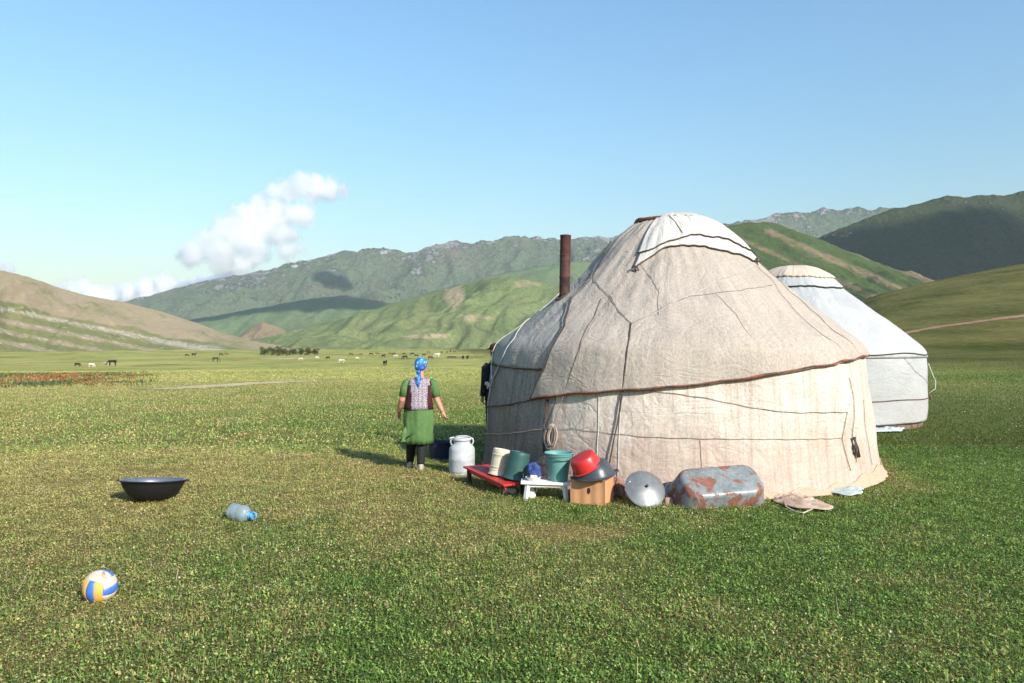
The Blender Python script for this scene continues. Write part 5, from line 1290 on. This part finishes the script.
def build_animals():
    cols = {'black': (.012, .011, .012), 'dark': (.035, .022, .017), 'brown': (.085, .038, .022), 'red': (.19, .068, .03), 'tan': (.42, .29, .19), 'white': (.66, .62, .56), 'grey': (.05, .052, .058)}
    mats = {k: simple(k + '_hide', v, tuple(.75 * x for x in v), 3, .8) for k, v in cols.items()}
    mats['pied'] = simple('pied_hide', (.60, .52, .44), (.5, .42, .35), 1.2, .8, 0, .1, dirt=(.22, .09, .05), dirt_amt=.5)
    meshes = {}
    proto = {}
    for kind in ('graze', 'stand', 'horse'):
        o = animal_mesh(kind).build('cow', mats['black']); mod(o, 'REMESH', mode='VOXEL', voxel_size=.05, use_smooth_shade=True)
        proto[kind] = o
    used = set()
    farlab = {'red': 'tiny red brown cow grazing in the far herd across the plain', 'brown': 'tiny brown cow grazing in the far herd across the plain', 'dark': 'tiny dark brown cow grazing in the far herd across the plain', 'black': 'tiny black cow grazing in the far herd across the plain'}
    L_ = [  # pixel of the feet, coat, pose, heading, size, label
        (385, 366, 'black', 'stand', 80, 1.05, 'black cow standing alone on the plain nearest left of the woman'),
        (341.5, 363.5, 'pied', 'graze', 10, 1.05, 'pale pied cow grazing alone in front of the far herd'),
        (301, 361, 'pied', 'graze', 190, .85, 'white and red calf beside the bare earth bank right of the bushes'),
        (317, 359, 'white', 'graze', 20, .8, 'small white cow grazing just below the end of the bushes'),
        (328, 359.3, 'dark', 'graze', 160, .95, 'dark cow between the small white cow and the pale pied one'),
        (357, 359.3, 'white', 'graze', 0, .7, 'small white sheep sized cow right of the pale pied cow'),
        (278, 355.7, 'black', 'stand', 60, .9, 'black cow standing in front of the left bushes'),
        (288.5, 355.8, 'dark', 'graze', 20, .9, 'dark cow standing in front of the middle bushes'),
        (306.5, 356, 'black', 'graze', 200, 1.0, 'black cow beside the rightmost bush'),
        (316.5, 355.6, 'brown', 'stand', 185, 1.25, 'large brown cow at the right end of the bushes'),
        (351, 356, 'brown', 'graze', 10, 1.2, None), (361, 355.7, 'red', 'graze', 185, 1.0, None), (371, 355.5, 'black', 'graze', 20, 1.1, None),
        (377.5, 355, 'red', 'stand', 190, 1.1, None), (383.5, 357.5, 'black', 'stand', 50, 1.1, 'black cow just above the lone black cow on the plain'), (390, 355, 'red', 'graze', 5, 1.1, None), (394, 355.2, 'brown', 'graze', 175, 1.1, None),
        (396, 357.7, 'pied', 'graze', 190, 1.0, 'pied cow in the herd just left of the woman head'),
        (404, 355.3, 'brown', 'graze', 5, 1.0, None), (412.5, 355.5, 'brown', 'graze', 180, 1.15, None), (416.5, 357.3, 'dark', 'graze', 15, 1.0, None), (405, 359.5, 'dark', 'graze', 175, 1.2, 'dark cow low beside the blue headscarf on its left'),
        (424, 356.4, 'brown', 'stand', 40, 1.1, None), (428.5, 353.5, 'red', 'graze', 0, 1.2, None), (430.5, 359.6, 'brown', 'graze', 20, 1.1, 'brown cow low beside the blue headscarf on its right'),
        (436.7, 357.5, 'white', 'graze', 170, 1.35, 'white cow in the herd right of the woman headscarf'), (438.5, 355.5, 'white', 'stand', 30, 1.0, 'smaller white cow just behind the white cow of the herd'), (441.5, 353.7, 'black', 'stand', 60, 1.2, None), (447, 353.3, 'brown', 'stand', 60, 1.1, None), (450.5, 352.6, 'black', 'stand', 80, 1.3, None),
        (454.5, 353.2, 'red', 'graze', 0, 1.3, None), (449.5, 359.3, 'grey', 'graze', 185, 1.0, 'dark grey cow left of the two black cows near the tent edge'), (453.8, 359.3, 'grey', 'graze', 5, 1.0, 'dark grey cow next to the two black cows near the tent edge'),
        (463, 359.5, 'black', 'stand', 85, 1.15, 'left black cow of the pair standing close to the tent edge'), (467.5, 359.5, 'black', 'stand', 80, 1.2, 'right black cow of the pair standing close to the tent edge'), (472.5, 353.7, 'red', 'graze', 10, 1.25, None),
        (112.5, 366.3, 'black', 'horse', 185, 1.15, 'black horse standing by the pool on the left plain'), (105.5, 366.2, 'tan', 'graze', 0, .8, 'pale tan foal beside the black horse at the pool'), (77.5, 366.8, 'black', 'graze', 10, .8, 'black cow left of the white calf near the pool'), (91.5, 367.3, 'white', 'graze', 0, .75, 'white calf between the black cow and the black horse'),
        (215.5, 362, 'brown', 'horse', 0, 1.1, 'brown horse grazing alone left of the bushes'), (186.8, 356.7, 'dark', 'graze', 10, 1.0, 'dark cow left of the black cow below the brown hill'), (193.8, 356.4, 'black', 'stand', 50, 1.2, 'black cow standing below the brown hill foot'), (221, 356, 'brown', 'graze', 0, 1.1, 'brown cow beside the red one left of the bushes'), (226.5, 355.6, 'red', 'graze', 0, 1.1, 'red cow beside the brown one left of the bushes'),
    ]
    first = {k: True for k in proto}
    for (px, py, colr, pose, hd, s, lab) in L_:
        if first[pose]: o = proto[pose]; first[pose] = False
        else: o = proto[pose].copy(); COL.objects.link(o)
        g = gp(px, py); o.location = g; o.rotation_euler = (0, 0, R(hd)); o.scale = (s, s, s)
        o.name = 'horse' if pose == 'horse' else 'cow'
        o.material_slots[0].link = 'OBJECT'; o.material_slots[0].material = mats[colr]
        grp = 'horses grazing on the plain' if pose == 'horse' else ('far cattle herd of look alike cows' if lab is None else 'cattle grazing on the plain')
        if lab is None: grp = 'far ' + colr + ' cows of the herd'
        tag(o, lab or farlab[colr], 'horse' if pose == 'horse' else 'cow', grp)

def build_shrubs():
    bark = simple('shrub_bark', (.12, .09, .07), (.06, .045, .035), 3, .95)
    mg = mat_grass('shrub_leaves', .25)
    S = [(264, 355.2, 5.2, 4.4, 'leftmost squat dark green shrub of the row on the plain', (.055, .075, .025)), (272, 355.2, 5.0, 4.8, 'olive shrub second from the left in the row on the plain', (.075, .08, .035)), (279, 355.3, 5.8, 5.0, 'tallest dark green shrub of the row on the plain', (.045, .068, .022)), (286.5, 355.4, 4.6, 3.8, 'brownish green shrub right of the tallest in the row', (.085, .075, .04)), (293, 355.2, 4.8, 4.2, 'grey olive shrub in the right half of the row', (.09, .085, .05)), (301, 355.4, 5.0, 3.6, 'dark shrub before the gap in the row', (.05, .065, .025)), (308, 354.8, 4.0, 4.2, 'small upright shrub past the gap in the row', (.075, .075, .03)), (315, 355.1, 4.6, 3.2, 'rightmost low dark shrub of the row beside the brown cow', (.06, .06, .03))]
    for (px, py, w, h, lab, c) in S:
        g = gp(px, py); root = thing('shrub', lab, 'shrub', g, group='row of shrubs on the far plain')
        mb = MB()
        for k in range(4):
            a = random.uniform(0, 6.28); mb.tube([(0, 0, -.1), (.3 * math.cos(a), .3 * math.sin(a), h * .3), (w * .25 * math.cos(a), w * .25 * math.sin(a), h * .65)], [.12, .08, .03], 6)
        mb.build('trunk', bark, root)
        n = 1700; cl = RNG.normal(0, 1, (9, 3)) * np.array([w * .26, w * .26, h * .17]) + np.array([0, 0, h * .50])
        idx = RNG.integers(0, 9, n); P = cl[idx] + RNG.normal(0, 1, (n, 3)) * np.array([w * .12, w * .12, h * .12]); P[:, 2] = np.clip(P[:, 2], .15, h)
        s = RNG.uniform(.16, .36, n)
        col = np.array([c]) * 1.5 * RNG.uniform(.55, 1.7, n)[:, None] * (1 + .25 * RNG.normal(0, 1, 9))[idx][:, None].clip(.5, 1.6)
        o = blades_mesh('crown', P[:, 0], P[:, 1], P[:, 2], s, s, RNG.uniform(0, 1.5, n), RNG.uniform(0, 6.28, n), np.full(n, .7), col.clip(.01, .5), mg); o.parent = root

def build_patches():
    tan = mat_earth('bare_tan_earth', (.50, .41, .27), (.34, .29, .16)); red = mat_earth('bare_red_earth', (.36, .20, .125), (.22, .14, .085), .5); pink = mat_earth('pale_gravel', (.52, .42, .34), (.38, .28, .21), .5)
    strip('dirt_path', [(150, 390), (200, 387), (240, 384.5), (285, 382), (330, 380.5)], [.3, 1.3, 1.6, 1.0, .2], tan, .02, 1)
    strip('dirt_track', [(880, 340), (915, 331), (945, 326), (985, 321), (1035, 315)], [1.2, 2.6, 3.4, 3.8, 4.2], red, .08, 3)
    strip('dirt_bank', [(228, 359.5), (250, 359), (268, 359)], [5, 8, 5], red, .06, 4)
    strip('gravel_bank', [(262, 359), (280, 358.8), (300, 358.6), (315, 358.4)], [3, 5, 4, 1], pink, .09, 5)
    strip('dirt_bank', [(-20, 366.5), (30, 366), (60, 365.5), (100, 365.2)], [2, 2.5, 2, 2], red, .06, 6)
    strip('dirt_bank', [(145, 365.3), (165, 364.6), (190, 363.8)], [2, 2.0, .6], red, .06, 7)
    strip('dirt_bank', [(395, 358.5), (430, 358.2), (470, 358.6)], [2, 3, 2], red, .06, 8)
    m, nt, b = new_mat('pool_water'); b.inputs['Base Color'].default_value = (.03, .05, .06, 1); b.inputs['Roughness'].default_value = .08
    bump(nt, b, noise(nt, coords(nt), 2, 4), .15, .05)
    a = gp(117, 366); c = gp(146, 365.2); mid = (a + c) / 2
    V = []
    for k in range(40):
        t = 2 * math.pi * k / 40; V.append((mid.x + (c.x - a.x) / 2 * math.cos(t) * (1 + .1 * math.sin(3 * t)), mid.y + 7 * math.sin(t) * (1 + .15 * math.sin(4 * t)), 0))
    z = max(float(ground_z(v[0], v[1])) for v in V) + .02
    mb = MB(); mb.add([(x, y, z) for x, y, _ in V], [tuple(range(40))]); o = mb.build('water', m, smooth=False); o['kind'] = 'structure'

# ------------------------------------------------------------------ light, sky, camera
def build_light():
    w = bpy.data.worlds.new('World'); sc.world = w; w.use_nodes = True
    nt = w.node_tree; bg = nt.nodes['Background']
    sky = nt.nodes.new('ShaderNodeTexSky'); sky.sky_type = 'NISHITA'; sky.sun_disc = False
    sky.sun_elevation = R(SUN_EL); sky.sun_rotation = math.atan2(SUNV[0], SUNV[1]); sky.altitude = 0; sky.air_density = 2.0; sky.dust_density = .9; sky.ozone_density = 9.0
    nt.links.new(sky.outputs[0], bg.inputs['Color']); bg.inputs['Strength'].default_value = .119
    l = bpy.data.lights.new('sun', 'SUN'); l.energy = 4.6; l.angle = R(.5); l.color = (1, .94, .85)
    o = bpy.data.objects.new('sun', l); COL.objects.link(o)
    o.rotation_euler = Vector(SUNV).to_track_quat('Z', 'Y').to_euler()
    cam = bpy.data.cameras.new('camera'); cam.lens = 27; cam.sensor_width = 36; cam.clip_end = 40000; cam.clip_start = .05
    co = bpy.data.objects.new('camera', cam); COL.objects.link(co); co.location = (0, 0, CAMZ)
    co.rotation_euler = (R(90) + math.atan((HY - 341.5) / F), 0, 0); sc.camera = co
    vs = sc.view_settings; vs.view_transform = 'Standard'; vs.look = 'None'; vs.gamma = 1; vs.exposure = EXPO; vs.use_curve_mapping = False
    sc.render.engine = 'CYCLES'; c = sc.cycles
    c.use_denoising = True; c.denoiser = 'OPENIMAGEDENOISE'
    c.max_bounces = 14; c.diffuse_bounces = 3; c.glossy_bounces = 3; c.transmission_bounces = 6; c.volume_bounces = 14; c.transparent_max_bounces = 16
    c.volume_max_steps = 256; c.use_adaptive_sampling = True; c.adaptive_threshold = .02
EXPO = .78

import time
_t = time.time()
for fn in (build_light, build_ground, build_grass, build_patches, build_hills, build_tent_brown, build_tent_white, build_woman, build_man, build_things, build_animals, build_shrubs, build_clouds, build_haze):
    fn(); print('BUILD', fn.__name__, round(time.time() - _t, 1))
